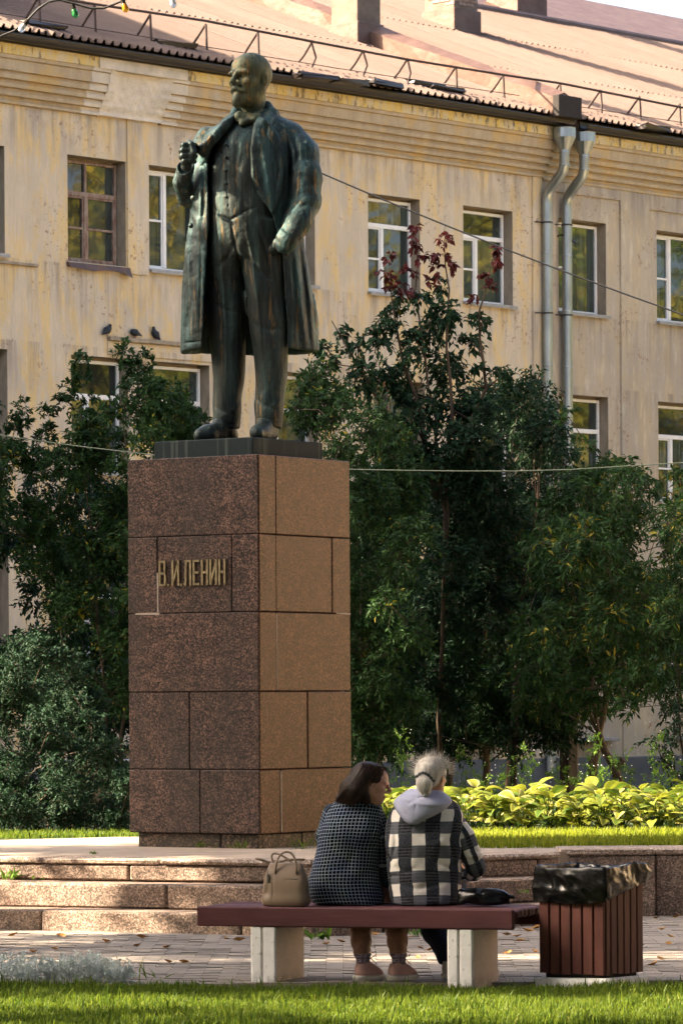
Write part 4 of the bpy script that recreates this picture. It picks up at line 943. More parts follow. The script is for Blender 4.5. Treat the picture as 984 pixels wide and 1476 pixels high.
# --- head
f = fld(318, 402, 74, 186, -.38, .36, .0072)
hc = sp(361, 114.5, -.02)
L, R_ = head_field(f, hc, (-.66, -.74, .02), 1.78, beard=True, neckto=sp(365, 178, .03))
f.cone(sp(345, 168, -.12), sp(372, 172, -.13), .045, .045, .03); f.chain([sp(341, 168, -.1), sp(350, 176, -.16), sp(366, 171, -.16), sp(378, 160, -.08)], [.022, .022, .022, .022], .02)
f.ell(sp(348, 181, -.175), (.022, .022, .03), .01); f.noise(.004, 22, (1, 1, .7), 6)
sculpt('head', f, BR_HEAD, statue, STO)
# --- fist on the lapel: palm, five fingers
f = fld(250, 296, 190, 262, -.48, .10, .0065)
b0 = sp(268, 240, -.19); f.cone(b0, sp(270, 228, -.22), .040, .044, .02); f.ell(sp(272, 221, -.22), (.048, .045, .055), .02)
for i, (x, y, r) in enumerate(((264, 208.5, .0215), (262, 216, .0225), (262, 224, .022), (264.5, 231.5, .019))):
    f.chain([sp(282 - i * .6, y + 1, -.19), sp(275, y - 1, -.265), sp(x + 1, y, -.275), sp(x - 1.0, y + 2, -.225), sp(x + 5, y + 3.5, -.20)], [r, r * 1.05, r, r * .95, r * .8], .005)
f.chain([sp(276, 230, -.25), sp(279, 219, -.285), sp(276, 207, -.275), sp(272, 203.5, -.25)], [.026, .025, .022, .018], .006)
sculpt('hand', f, BR_DARK, statue, STO)
# --- shoes
def shoe(heel, toe, r, nm='shoe'):
    a, b = np.array(heel), np.array(toe); d = (b - a); d[2] = 0; Ln = np.linalg.norm(d); d /= Ln; s_ = np.array([-d[1], d[0], 0]); zb = a[2]
    F2 = Field(np.minimum(a, b) - [.16, .16, .03], np.maximum(a, b) + [.16, .16, .24], .0085)
    pt = lambda t, h, s0=0: a + d * (Ln * t) + s_ * s0 + np.array([0, 0, h])
    F2.chain([pt(0, .06), pt(.35, .06), pt(.7, .05), pt(.93, .045)], [r * .85, r * .8, r * .95, r * .72], .03); F2.cone(pt(.1, .1), pt(.3, .13), r * .9, r * .85, .03); F2.cone(pt(.35, .1), pt(.75, .055), r * .7, r * .6, .04)
    sl, (X, Y, Z) = F2.sub(F2.lo, F2.lo + F2.n * F2.h, 0); F2.D[sl] = np.maximum(F2.D[sl], (zb - Z).astype(np.float32))
    F2.noise(.004, 20, seed=9); sculpt(nm, F2, BR_DARK, statue, STO)
zf = sp(350, 629.5, -.4)[2]
zf = 3.640
A = sp(331, 620, .02); A[2] = zf; B = sp(286, 620, -.18); B[2] = zf; shoe(A, B, .078)
A = sp(389, 620, -.06); A[2] = zf; B = sp(369, 620, -.40); B[2] = zf; shoe(A, B, .080)
SLB = MB().box(-.94, 0, 0, .94, 3.495, zf + .001, .008, jit=.0).build('base_slab', SLABM, statue, loc=(PC.x - STO[0], PC.y - STO[1], -STO[2]), rz=-PA)
_c = Vector((-math.cos(PA) + math.sin(PA), math.sin(PA) + math.cos(PA), 0)) * ((PW - .94) / 2)
SLB.location = Vector(SLB.location) + _c
# ------------------------------------------------------------------ vegetation
def unit(v): return v / (np.linalg.norm(v, axis=-1, keepdims=True) + 1e-9)
def leaf_geo(B, D_, U, Ln, Wd, fold=.22, droop=.18, tint=None):
    """pointed leaves folded along the midrib: 5 vertices and 4 triangles each"""
    n = len(B); D_ = unit(D_); S = unit(np.cross(D_, U)); N = unit(np.cross(S, D_)); Ln = Ln[:, None]; Wd = Wd[:, None]
    mid = B + D_ * Ln * .42; tip = B + D_ * Ln - N * Ln * droop
    l = B + D_ * Ln * .45 + S * Wd * .5 + N * Wd * fold; r = B + D_ * Ln * .45 - S * Wd * .5 + N * Wd * fold
    V = np.stack([B, r, mid, l, tip], 1).reshape(-1, 3); o = (np.arange(n) * 5)[:, None, None]
    Fs = (np.array([[0, 1, 2], [0, 2, 3], [1, 4, 2], [2, 4, 3]])[None] + o).reshape(-1, 3)
    t = np.repeat(RNG.random(n) if tint is None else tint, 5); return V, Fs, t
DM = 5.6
def twigs(clumps, LL, asp, dens, up=.3, droop=.35, tw_len=(.55, 1.05), nl=9):
    """leafy twigs filling clumps (x, y, z, r, tint shift); returns leaf geometry and twig lines"""
    Bs, Ds, Us, Ts, Ls, lines = [], [], [], [], [], []
    for (cx, cy, cz, r, ts) in clumps:
        nt = max(3, int(DM * dens * (r / LL) ** 2 / nl)); 
        o = unit(RNG.normal(size=(nt, 3))); s0 = np.array([cx, cy, cz]) + o * r * (RNG.random((nt, 1)) ** .6) * .62
        d = unit(o * .8 + RNG.normal(size=(nt, 3)) * .45 + np.array([0, 0, up])); L = r * RNG.uniform(*tw_len, size=nt) * .8
        side = unit(np.cross(d, RNG.normal(size=(nt, 3))))
        tt = (np.arange(nl) + .5) / nl
        pos = s0[:, None] + d[:, None] * (L[:, None, None] * tt[None, :, None]) - np.array([0, 0, 1]) * (L[:, None, None] * droop * (tt ** 2)[None, :, None])
        sg = np.where(np.arange(nl) % 2, 1, -1)[None, :, None]
        dd = d[:, None] * .55 + side[:, None] * sg * .8 + RNG.normal(size=(nt, nl, 3)) * .3 - np.array([0, 0, droop * .8])
        Bs.append(pos.reshape(-1, 3)); Ds.append(dd.reshape(-1, 3)); Us.append(RNG.normal(size=(nt * nl, 3)) * .5 + np.array([0, -.25, .9]))
        Ts.append(np.clip(RNG.random(nt * nl) * .55 + np.repeat(RNG.random(nt), nl) * .45 + ts, 0, 1)); Ls.append(LL * RNG.uniform(.65, 1.25, nt * nl))
        lines.append(np.stack([s0, s0 + d * L[:, None] * .5 - np.array([0, 0, 1]) * (L * droop * .25)[:, None], s0 + d * L[:, None] - np.array([0, 0, 1]) * (L * droop)[:, None]], 1))
    B, D_, U, t, L = map(np.concatenate, (Bs, Ds, Us, Ts, Ls))
    return leaf_geo(B, D_, U, L, L * asp * RNG.uniform(.8, 1.2, len(L)), tint=t), np.concatenate(lines)
def twig_mesh(lines, w=.004):
    n, k, _ = lines.shape; d = unit(lines[:, -1] - lines[:, 0]); a = unit(np.cross(d, [0.1, .2, 1.])); b = np.cross(d, a); V = []
    for i in range(k):
        q = w * (1 - .6 * i / (k - 1))
        for t in (0, 2.09, 4.19): V.append(lines[:, i] + (a * math.cos(t) + b * math.sin(t)) * q)
    V = np.stack(V, 1).reshape(-1, 3); o = (np.arange(n) * 3 * k)[:, None, None]
    f = [[3 * i + j, 3 * i + (j + 1) % 3, 3 * i + 3 + (j + 1) % 3, 3 * i + 3 + j] for i in range(k - 1) for j in range(3)]
    return V, (np.array(f)[None] + o).reshape(-1, 4)
def plant(name, label, cat, base, clumps, mat, LL=.075, asp=.5, dens=5, stems=None, group=None, up=.3, droop=.35, tr=.05, bark=None, nl=9, tw=.0035, limbs=True, tw_len=(.55, 1.05), cname='crown', shoots=()):
    root = thing(name, label, cat, tuple(base), group=group); b = np.array(base, float)
    (V, Fs, t), lines = twigs(clumps, LL, asp, dens, up, droop, tw_len, nl)
    o = link(cname, mesh_np(cname, V - b, Fs, False, {'tint': ('FLOAT', t)}), mat, root); o['kind'] = 'stuff'
    V, Fs = twig_mesh(lines, tw); o = link('twigs', mesh_np('twigs', V - b, Fs), bark or BARKD, root); o['kind'] = 'stuff'
    mb = MB(); stems = stems or [[tuple(base), tuple(np.mean([c[:3] for c in clumps], 0))]]
    allp = []
    for st in stems:
        pts = [np.array(st[0], float)]
        for q in st[1:]:
            q = np.array(q, float); a = pts[-1]
            for s_ in (.33, .66): pts.append(a + (q - a) * s_ + RNG.normal(size=3) * np.linalg.norm(q - a) * .025)
            pts.append(q)
        rs = [tr * (1 - .82 * i / (len(pts) - 1)) for i in range(len(pts))]; mb.tube([p - b for p in pts], rs, 7); allp += list(zip(pts, rs))
    if limbs:
        A0 = np.array([p for p, _ in allp])
        for c in sorted(clumps, key=lambda c: np.linalg.norm(A0 - np.array(c[:3]), axis=1).min()):
            c3 = np.array(c[:3]); q = np.array([p for p, _ in allp]); dd = np.linalg.norm(q - c3, axis=1) + np.maximum(0, q[:, 2] - c3[2] + .15) * 3; i = int(np.argmin(dd)); p0, r0 = allp[i]
            m_ = (p0 + c3) / 2 + RNG.normal(size=3) * .04; m_[2] += .03
            mb.tube([p0 - b, m_ - b, c3 - b], [min(r0 * .6, .012), min(r0 * .5, .008), min(r0 * .4, .005)], 5); allp += [(m_, min(r0, .012)), (c3, min(r0, .009))]
    mb.build('trunk', bark or BARK, root, smooth=True)
    return root
def mass(poly, n, r0, r1, Y0, Y1, seed=0, ts=0, bias=0):
    rg = random.Random(seed); out = []; xs = [p[0] for p in poly]; ys = [p[1] for p in poly]
    def inside(x, y):
        c = False
        for i in range(len(poly)):
            (x0, y0), (x1, y1) = poly[i], poly[(i + 1) % len(poly)]
            if (y0 > y) != (y1 > y) and x < (x1 - x0) * (y - y0) / (y1 - y0) + x0: c = not c
        return c
    tries = 0
    while len(out) < n and tries < 5000:
        tries += 1; x, y = rg.uniform(min(xs), max(xs)), rg.uniform(min(ys), max(ys))
        if not inside(x, y): continue
        if any(math.hypot(x - a, y - b) < .55 * r0 for a, b, *_ in out): continue
        out.append((x, y, rg.uniform(r0, r1), rg.uniform(Y0, Y1), ts + rg.uniform(-.12, .12)))
    return out
def cl(rows): 
    o = []
    for px, py, r, Y, ts in rows:
        p = P(px, py, Y); o.append((p.x, p.y, p.z, r * Y / F, ts))
    return o
def gp(px, Y, z=.3): p = P(px, 1000, Y); return (p.x, Y, z)
# thin tree with drooping leaves, red at the tips (behind, right of the pedestal)
Yc = 41.0
rows = [(x, y, r, Yc + dy, 0) for x, y, r, dy in [(575, 425, 17, .2), (563, 452, 24, 0), (606, 428, 20, 0), (634, 408, 16, .1), (640, 450, 30, 0), (620, 470, 24, .2), (688, 462, 19, 0), (676, 492, 20, .2), (598, 495, 34, 0), (545, 480, 26, -.2), (515, 500, 20, 0), (492, 482, 17, .1), (470, 512, 24, .2), (450, 500, 12, 0), (560, 545, 40, .2), (520, 540, 32, -.2),
        (640, 530, 38, .3), (688, 530, 15, 0), (720, 535, 17, 0), (742, 560, 15, .1), (600, 590, 42, 0), (650, 590, 40, .2), (560, 620, 40, -.1), (690, 590, 26, .2), (610, 660, 46, 0), (660, 660, 42, 0), (560, 690, 40, .2), (700, 660, 36, .2)]]
pb = gp(640, Yc)
st = [[pb, P(640, 800, Yc), P(628, 600, Yc), P(606, 470, Yc), P(598, 330, Yc)], [P(640, 800, Yc), P(652, 600, Yc), P(645, 450, Yc), P(640, 345, Yc)], [P(634, 700, Yc), P(700, 560, Yc), P(690, 450, Yc), P(712, 360, Yc)], [P(630, 720, Yc), P(560, 600, Yc), P(500, 500, Yc), P(478, 462, Yc)], [P(630, 700, Yc), P(580, 520, Yc), P(560, 385, Yc)]]
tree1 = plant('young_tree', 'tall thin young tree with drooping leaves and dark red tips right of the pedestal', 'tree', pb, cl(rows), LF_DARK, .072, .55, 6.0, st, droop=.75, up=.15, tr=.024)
red = cl([(x, y, r, Yc, .1) for x, y, r in [(601, 322, 8), (597, 345, 12), (604, 366, 10), (588, 390, 12), (560, 372, 10), (553, 395, 12), (570, 412, 12), (640, 342, 13), (636, 365, 13), (628, 388, 12), (648, 380, 10), (718, 360, 7), (711, 378, 11), (700, 398, 9), (706, 415, 10), (686, 425, 10), (615, 405, 10), (588, 415, 12)]])
(V, Fs, t), lines = twigs(red, .075, .6, 5, .2, .9, nl=7); b_ = np.array(pb)
o = link('red_leaves', mesh_np('red_leaves', V - b_, Fs, False, {'tint': ('FLOAT', t)}), LF_RED, tree1); o['kind'] = 'stuff'; o['label'] = 'dark red leaves of the top shoots'
# bushy green shrub close behind the pedestal
R = mass([(430, 560), (460, 545), (500, 590), (560, 620), (600, 640), (600, 1060), (505, 1090), (440, 900)], 80, 24, 42, 37.5, 40, 3)
R += [(432, 560, 12, 39, 0), (455, 575, 20, 39, .1), (425, 590, 14, 39, .1), (480, 610, 26, 38.5, .1)]
plant('green_shrub', 'bushy mid green shrub rising directly behind the pedestal', 'shrub', gp(540, 39), cl(R), LF_MID, .062, .42, 6, tr=.03)
# dark bulk
R = mass([(560, 680), (640, 640), (700, 560), (745, 545), (790, 590), (830, 640), (850, 760), (830, 1060), (560, 1080)], 130, 28, 46, 40.5, 44.5, 5, -.15)
R += [(742, 565, 16, 42, 0), (798, 612, 20, 42, 0), (782, 590, 10, 42, 0), (770, 640, 34, 42, 0)]
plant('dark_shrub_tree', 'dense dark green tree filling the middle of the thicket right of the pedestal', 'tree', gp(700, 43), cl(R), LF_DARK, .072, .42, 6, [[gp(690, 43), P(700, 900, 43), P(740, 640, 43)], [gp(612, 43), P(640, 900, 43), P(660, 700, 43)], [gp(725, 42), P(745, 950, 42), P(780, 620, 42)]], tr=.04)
# compound-leaved tree on the right with a forked trunk
R = mass([(830, 690), (880, 655), (930, 690), (990, 690), (1040, 760), (1040, 900), (930, 1010), (870, 1040), (760, 1020), (740, 820), (790, 740)], 120, 24, 42, 38, 41.5, 8, .1)
R += [(866, 660, 14, 40, .1), (848, 640, 10, 40, .1), (880, 680, 22, 40, .15), (940, 705, 20, 40, .1), (975, 680, 14, 40, .1), (990, 720, 26, 40, 0), (820, 590, 10, 40, .1), (815, 610, 12, 40, .1), (838, 630, 12, 40, .1), (905, 660, 8, 40, .1)]
R += mass([(590, 930), (830, 930), (835, 1040), (600, 1075)], 26, 26, 38, 41, 43, 34, -.15) + mass([(860, 720), (1040, 780), (1040, 1010), (930, 1040), (860, 900)], 40, 24, 36, 41, 43, 33, -.15)
R = [q for q in R if not (900 < q[0] < 955 and 745 < q[1] < 825) and not (q[1] + q[2] > 1055 and q[0] > 800)]
plant('ash_tree', 'light green long leaved tree with forked leaning trunk at the right of the thicket', 'tree', gp(885, 39.5), cl(R), LF_MID, .085, .32, 5.6, [[P(892, 1130, 39.5), P(872, 1085, 39.5), P(860, 1050, 39.5), P(850, 900, 39.5)], [P(853, 1118, 40.2), P(862, 1060, 40.2), P(880, 960, 40), P(910, 800, 40)], [P(885, 1110, 39.5), P(898, 1098, 39.5), P(893, 1092, 39.5)]], tr=.05, droop=.5, limbs=True)
for px, lab in ((737, 'slim dark trunk under the dark foliage'), (756, '')): pass
R = mass([(925, 900), (1010, 860), (1030, 1130), (960, 1140), (935, 1050)], 26, 14, 24, 37.5, 39, 12, -.1)
plant('dark_bush', 'sparse dark twiggy bush at the right edge of the photo', 'shrub', gp(985, 38.5, .4), cl(R), LF_DARK, .05, .45, 1.6, [[gp(975, 38.5, .4), P(960, 1050, 38.5)], [gp(985, 38.5, .4), P(1000, 1000, 38.5)], [gp(980, 38.5, .4), P(940, 1060, 38.5)], [gp(990, 38.5, .4), P(975, 950, 38.5)]], tr=.018, bark=BARKD)
# left of the pedestal
Yl = 40.0
sh = [(118, 520), (100, 560), (128, 580), (180, 505), (195, 535), (210, 520), (200, 570), (222, 575), (150, 620), (240, 590), (262, 565), (275, 610), (70, 600), (60, 630), (30, 590), (20, 620), (120, 640), (90, 660)]
R = [(x, y, 13 + 5 * random.random(), Yl, .05) for x, y in sh] + [(x - 3, y + 24, 15 + 7 * random.random(), Yl, 0) for x, y in sh]
R += mass([(-30, 650), (60, 620), (130, 600), (170, 560), (215, 555), (290, 600), (300, 700), (200, 1000), (170, 1060), (60, 960), (-30, 760)], 100, 22, 38, 38.6, 41, 15, .05)
R = [q for q in R if not (q[0] < 52 and 790 < q[1] < 940)]
plant('lilac_shrub', 'tall shrub with upright leafy shoots in front of the left windows', 'shrub', gp(170, 40), cl(R), LF_MID, .064, .45, 5.6, [[gp(150, 40), P(140, 900, 40), P(125, 600, 40)], [gp(180, 40), P(200, 800, 40), P(190, 520, 40)], [gp(190, 40), P(240, 800, 40), P(260, 600, 40)], [gp(130, 40), P(80, 850, 40), P(40, 650, 40)]], tr=.02, up=.7, droop=.2)
R = mass([(-30, 950), (60, 920), (130, 960), (150, 1060), (190, 1120), (200, 1205), (-30, 1215)], 80, 20, 34, 35.6, 37.6, 18, -.1)
plant('low_bush', 'low bluish green bush at the left behind the platform', 'shrub', gp(70, 37, .45), cl(R), LF_BLUE, .04, .5, 5.5, tr=.03)
R = mass([(-40, 560), (10, 600), (30, 760), (30, 800), (-60, 780)], 20, 22, 34, 44, 46, 19, -.1) + mass([(-40, 930), (60, 900), (110, 1000), (-40, 1080)], 14, 26, 38, 42, 44, 23, -.2) + mass([(40, 700), (190, 660), (210, 1080), (60, 1060)], 46, 28, 40, 43, 45, 21, -.2)
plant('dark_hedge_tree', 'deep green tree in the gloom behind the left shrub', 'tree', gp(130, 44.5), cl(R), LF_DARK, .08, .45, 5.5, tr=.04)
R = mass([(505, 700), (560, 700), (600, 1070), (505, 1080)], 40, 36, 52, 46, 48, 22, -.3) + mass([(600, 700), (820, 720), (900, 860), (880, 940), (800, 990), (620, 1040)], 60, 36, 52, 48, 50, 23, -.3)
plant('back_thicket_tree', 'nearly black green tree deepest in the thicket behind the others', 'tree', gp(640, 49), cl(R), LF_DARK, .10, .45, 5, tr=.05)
# slim trunks and a post under the thicket
for px, w, lab in ((737, .045, 'slim straight dark trunk of a young tree left of the grey post'),):
    r_ = thing('bare_stem', lab, 'tree', gp(px, 41)); MB().tube([(0, 0, 0), (.01, 0, .8), (.05, 0, 1.6)], [w, w * .9, w * .8], 7).build('trunk', BARKD, r_, smooth=True)
po = thing('post', 'square grey timber post standing under the thicket beside the forked trunk', 'post', gp(825, 44, .1)); MB().box(-.05, .05, -.05, .05, 0, 1.75, .008).build('shaft', simple('old_timber', (.15, .12, .09), .95, st=(1, 1, .1), dark=(.05, .045, .04)), po); MB().box(-.14, -.051, -.03, .03, 0, 1.7, .005).build('board', BARKD, po)
# low concrete pit wall in the gloom at the left
pit = thing('pit_wall', 'low rendered pit wall with pale lid half hidden at the left behind the bushes', 'wall', gp(160, 46, 0))
MB().box(-.6, .6, 0, .4, 0, .75, .01).build('wall', REVEAL, pit); MB().box(-.7, .6, -.1, .5, .93, 1.0, .01, rz=.02).build('lid', SILLM, pit); MB().box(-.5, .55, .05, .3, .75, .93).build('frame', SILLD, pit)
# hostas
def hosta_leaf(seed):
    rg = random.Random(seed); V = []; Fs = []; n = 6; L = .17; bend = rg.uniform(.35, .7)
    for i in range(n + 1):
        s_ = i / n; x = L * s_; z = .05 * s_ - bend * L * s_ * s_ * .8; w = .056 * (math.sin(math.pi * min(1, s_ ** .62)) ** .8) if 0 < i < n else .003
        for j in (-1, -.5, 0, .5, 1): V.append((x * 1.0 + (-.015 if s_ < .2 else 0) * abs(j), w * j, z + abs(j) * w * .55 - (.3 * w if abs(j) == 1 else 0) + rg.uniform(-.003, .003)))
    for i in range(n):
        for j in range(4): Fs.append((5 * i + j, 5 * i + j + 1, 5 * i + 6 + j, 5 * i + 5 + j))
    me = MB().add(V, Fs).mesh('leaf', True); a = me.attributes.new('tint', 'FLOAT', 'POINT'); a.data.foreach_set('value', [seed / 7 * .8 + .3 * abs(((k_ % 5) - 2) / 2) for k_ in range(len(V))]); me.materials.append(LF_HOSTA); return me
HL = [hosta_leaf(i) for i in range(7)]
def hosta(x, y, z, s_=1.0, n=15):
    r_ = thing('hosta_plant', 'broad leaved yellow green hosta in the row along the sunlit lawn', 'plant', (x, y, z), group='hostas in a row behind the lawn')
    mb = MB()
    for i in range(n):
        az = i * 2.399 + random.uniform(-.4, .4); el = .35 + .85 * (i / n); h = (.10 + .30 * (i / n)) * s_; rr = (.20 - .15 * (i / n)) * s_
        o = link('leaf', HL[random.randrange(7)], None, r_, loc=(rr * math.cos(az), rr * math.sin(az), h)); sc_ = (s_ * .5 + .5) * random.uniform(.7, 1.15); o.scale = (sc_, sc_, sc_)
        o.rotation_euler = (random.uniform(-.6, .6), -el * .35 + random.uniform(-.2, .6), az)
        if i % 2: mb.tube([(0, 0, 0), (rr * .5 * math.cos(az), rr * .5 * math.sin(az), h * .7), (rr * math.cos(az), rr * math.sin(az), h)], .004, 4)
    mb.build('stalks', LF_GRASS, r_)
for rw_, (Y, n, z) in enumerate(((35.25, 16, .5), (35.65, 16, .5), (36.1, 15, .5), (36.6, 14, .49))):
    for i in range(n): hosta(.12 + i * (3.45 / (n - 1)) * 1.0 + random.uniform(-.06, .06) + .05 * (rw_ % 2), Y + random.uniform(-.08, .08), z, random.uniform(.66, .88) * (1 + .05 * rw_), 19 if rw_ < 3 else 15)
# wild flowering plants behind the hostas
for i in range(13):
    px = 575 + i * 33 + random.uniform(-8, 8); Y = random.uniform(37.2, 38.2); b0 = gp(px, Y, .47); h = random.uniform(.45, .85)
    cs = [(b0[0] + random.uniform(-.12, .12), b0[1] + random.uniform(-.1, .1), b0[2] + h * f_, .10 + .10 * (1 - f_), random.uniform(-.1, .2)) for f_ in (.25, .4, .55, .7, .85, 1)]
    sts = [[b0, (c_[0] * .9 + b0[0] * .1, c_[1], c_[2] + .05)] for c_ in cs[2:]]
    w = plant('wild_flower_plant', 'straggly weed with tiny white flower heads behind the hostas', 'plant', b0, cs, LF_WEED, .04, .35, 1.1, sts, group='weeds growing behind the hostas', tr=.006, up=.8, droop=.15, bark=LF_WEED, tw=.002, limbs=False, cname='foliage')
    fb = MB()
    for _ in range(9):
        c_ = random.choice(cs[2:]); x, y, z = c_[0] - b0[0] + random.uniform(-.12, .12), random.uniform(-.1, .1), c_[2] - b0[2] + random.uniform(0, .14); r_ = .0055
        fb.add([(x - r_, y, z), (x, y - r_, z), (x + r_, y, z), (x, y + r_, z), (x, y, z + r_), (x, y, z - r_)], [(0, 1, 4), (1, 2, 4), (2, 3, 4), (3, 0, 4), (1, 0, 5), (2, 1, 5), (3, 2, 5), (0, 3, 5)])
    q = fb.build('flower_heads', WHITEP, w); q['kind'] = 'stuff'
# silvery bedding plants at the left front
for i in range(11):
    px = -20 + i * 20 + random.uniform(-5, 5); Y = 23.55 + random.uniform(-.1, .15) + (.1 if i % 2 else 0); p = P(px, 1400, Y); b0 = (p.x, Y, 0)
    cs = [(p.x + random.uniform(-.05, .05), Y + random.uniform(-.05, .05), random.uniform(.05, .15) * (1 if i < 9 else .7), .055, 0) for _ in range(9)]
    plant('silver_ragwort', 'silvery white lace leaved bedding plant in the clump at the left lawn edge', 'plant', b0, cs, LF_SILV, .027, .34, 2.6, [[b0, (p.x, Y, .1)]], group='silver bedding plants at the lawn edge', tr=.004, up=.7, droop=-.1, bark=LF_SILV, tw=.0022, cname='foliage', nl=11)
# grass
def grass(name, n, x0, x1, yf, hf, zf, m, label_cat=None, wd=.0042):
    x = RNG.uniform(x0, x1, n); y, ok = yf(x, RNG.random(n)); h = hf(x, y) * RNG.uniform(.55, 1.25, n); az = RNG.uniform(0, 6.283, n); lean = RNG.uniform(.05, .75, n) ** 1.2
    B = np.stack([x, y, zf(x, y)], 1); d = np.stack([np.cos(az), np.sin(az), 0 * az], 1); s_ = np.stack([-np.sin(az + .6), np.cos(az + .6), 0 * az], 1); w = wd * RNG.uniform(.6, 1.3, n)[:, None]
    up_ = np.array([0, 0, 1.0]); hh = h[:, None]; m1 = B + up_ * hh * .55 + d * hh * (lean * .22)[:, None]; tp = B + up_ * hh * (1 - .35 * lean)[:, None] + d * hh * (lean * .8)[:, None]
    V = np.stack([B - s_ * w, B + s_ * w, m1 + s_ * w * .75, m1 - s_ * w * .75, tp], 1).reshape(-1, 3)
    o_ = (np.arange(n) * 5)[:, None, None]; Fs = (np.array([[0, 1, 2], [0, 2, 3], [3, 2, 4]])[None] + o_).reshape(-1, 3)
    t = np.repeat(np.clip(RNG.random(n) * .8 + .2 * (RNG.random(n) ** 6), 0, 1), 5); t.reshape(-1, 5)[:, 4] += .12
    o = link(name, mesh_np(name, V, Fs, False, {'tint': ('FLOAT', np.clip(t, 0, 1))}), m); tag(o, 'short lawn grass', None, kind='stuff'); return o
def fy(x, u):
    edge = 22.93 + .43 * (1 / (1 + np.exp((x + .75) * 9))) + .05 * np.sin(x * 5.1) + .04 * np.sin(x * 13 + 1); y = 20.3 + (edge - 20.3) * u ** .9; return y, None
turf = MB().add([(-6, 18, .012), (6, 18, .012), (6, 22.93, .012), (-.55, 22.93, .012), (-.8, 23.35, .012), (-6, 23.35, .012)], [(0, 1, 2, 3, 4, 5)]).build('turf', TURF); tag(turf, kind='structure')
grass('front_lawn_grass', 52000, -2.15, 2.15, fy, lambda x, y: .045 + .022 * (np.sin(x * 3.7 + y * 2) * .5 + .5) + .03 * np.exp(-((y - 23.4) / .12) ** 2) * (np.sin(x * 7) > .2) * (x < -.6) + .05 * (RNG.random(len(x)) > .985), lambda x, y: 0 * x + .01, LF_GRASS)
grass('rear_lawn_grass', 20000, .2, 4.2, lambda x, u: (31.35 + 3.7 * u, None), lambda x, y: .05 + .05 * u_(x, y), lambda x, y: 0 * x + .495, LF_GRASS, wd=.006) if False else None
grass('rear_lawn_grass', 20000, .0, 4.2, lambda x, u: (31.35 + 3.8 * u, None), lambda x, y: 0 * x + .075, lambda x, y: 0 * x + .49, LF_GRASS_LIT, wd=.006)
grass('left_rear_grass', 5000, -4.5, -1.5, lambda x, u: (34.6 + 1.2 * u, None), lambda x, y: 0 * x + .06, lambda x, y: 0 * x + .49, LF_GRASS, wd=.006)
# weed tufts on the steps and at the pedestal
def tuft(px, py, z, h, n, lab, broad=False):
    g_ = G(px, py, z); r_ = thing('weed_tuft', lab, 'weed', g_)
    az = RNG.uniform(0, 6.28, n); L = h * RNG.uniform(.6, 1.2, n); el = RNG.uniform(.5, 1.3, n); D_ = np.stack([np.cos(az) * np.cos(el), np.sin(az) * np.cos(el), np.sin(el)], 1)
    B = np.stack([RNG.normal(size=n) * h * .35, RNG.normal(size=n) * .02, 0 * az], 1); V, Fs, t = leaf_geo(B, D_, np.tile([0, 0, 1.], (n, 1)) + RNG.normal(size=(n, 3)) * .3, L, L * (.3 if broad else .08), tint=RNG.random(n) * .9)
    o = link('blades', mesh_np('blades', V, Fs, False, {'tint': ('FLOAT', t)}), LF_WEED if broad else LF_GRASS, r_); o['kind'] = 'stuff'
for a in ((288, 1223, .51, .085, 26, 'narrow grass tuft at the pedestal foot, left of the wider tuft'), (344, 1224, .51, .09, 34, 'wide grass tuft at the foot of the pedestal near its corner'), (437, 1226, .51, .12, 22, 'yellowish grass tuft sunlit beside the handbag handles'), (310, 1223, .51, .05, 8, 'tiny sprout between the two grass tufts of the pedestal'),
          (14, 1269, .35, .10, 14, 'leafy weed on the second step at the left edge', True), (55, 1269, .35, .07, 18, 'low broad leaved weed on the second step near the shaded stones', True), (236, 1269, .35, .06, 14, 'small sunlit weed on the second step above the joint', True), (135, 1232, .512, .03, 20, 'flat yellow moss tuft on the platform edge', True),
          (100, 1349, .0, .07, 12, 'small weed at the foot of the bottom step left of the silver plants', True), (462, 1356, .03, .11, 16, 'broad leaved weed under the bench between pillar and legs', True), (600, 1350, .03, .07, 14, 'weed behind the women at the foot of the steps', True), (752, 1288, .35, .05, 10, 'weed on the step right of the black bag', True), (800, 1266, .35, .11, 12, 'grassy weed in the corner of the steps and retaining wall', True)): tuft(*a)
for px, py, h, n, lab in ((100, 1420, .17, 10, 'tall grass tuft standing among the silver plants'), (215, 1418, .20, 9, 'tall grass tuft right of the silver plants'), (125, 1422, .14, 12, 'leafy tuft in front of the silver plants'), (410, 1436, .13, 12, 'grass tuft against the left bench pillar')): tuft(px, py, 0, h, n, lab)
# fallen leaves
fl = []
for s_ in range(3):
    V = []; n = 7
    for i in range(n): a = 2 * math.pi * i / n; r_ = .022 * (1 + .35 * math.cos(2 * a)) * (1.0 + .25 * random.random()); V.append((r_ * math.cos(a), r_ * math.sin(a), .012 + .010 * random.random()))
    V.append((0, 0, .006)); fl.append(MB().add(V, [(i, (i + 1) % n, n) for i in range(n)]).mesh('fallen_leaf')); fl[-1].materials.append(FALLEN)
spots = [(48, 1375), (78, 1369), (88, 1352), (205, 1354), (20, 1350), (198, 1366), (152, 1360), (240, 1368), (243, 1390), (265, 1390), (345, 1358), (325, 1355), (605, 1368), (620, 1372), (603, 1382), (590, 1352), (575, 1355), (646, 1355), (760, 1345), (745, 1352), (752, 1358), (775, 1340), (732, 1376), (748, 1358), (770, 1374), (954, 1342), (965, 1352), (952, 1385), (942, 1393), (963, 1363), (920, 1326), (945, 1325), (975, 1324), (730, 1350), (560, 1349), (540, 1350), (470, 1362), (490, 1359), (520, 1362)]
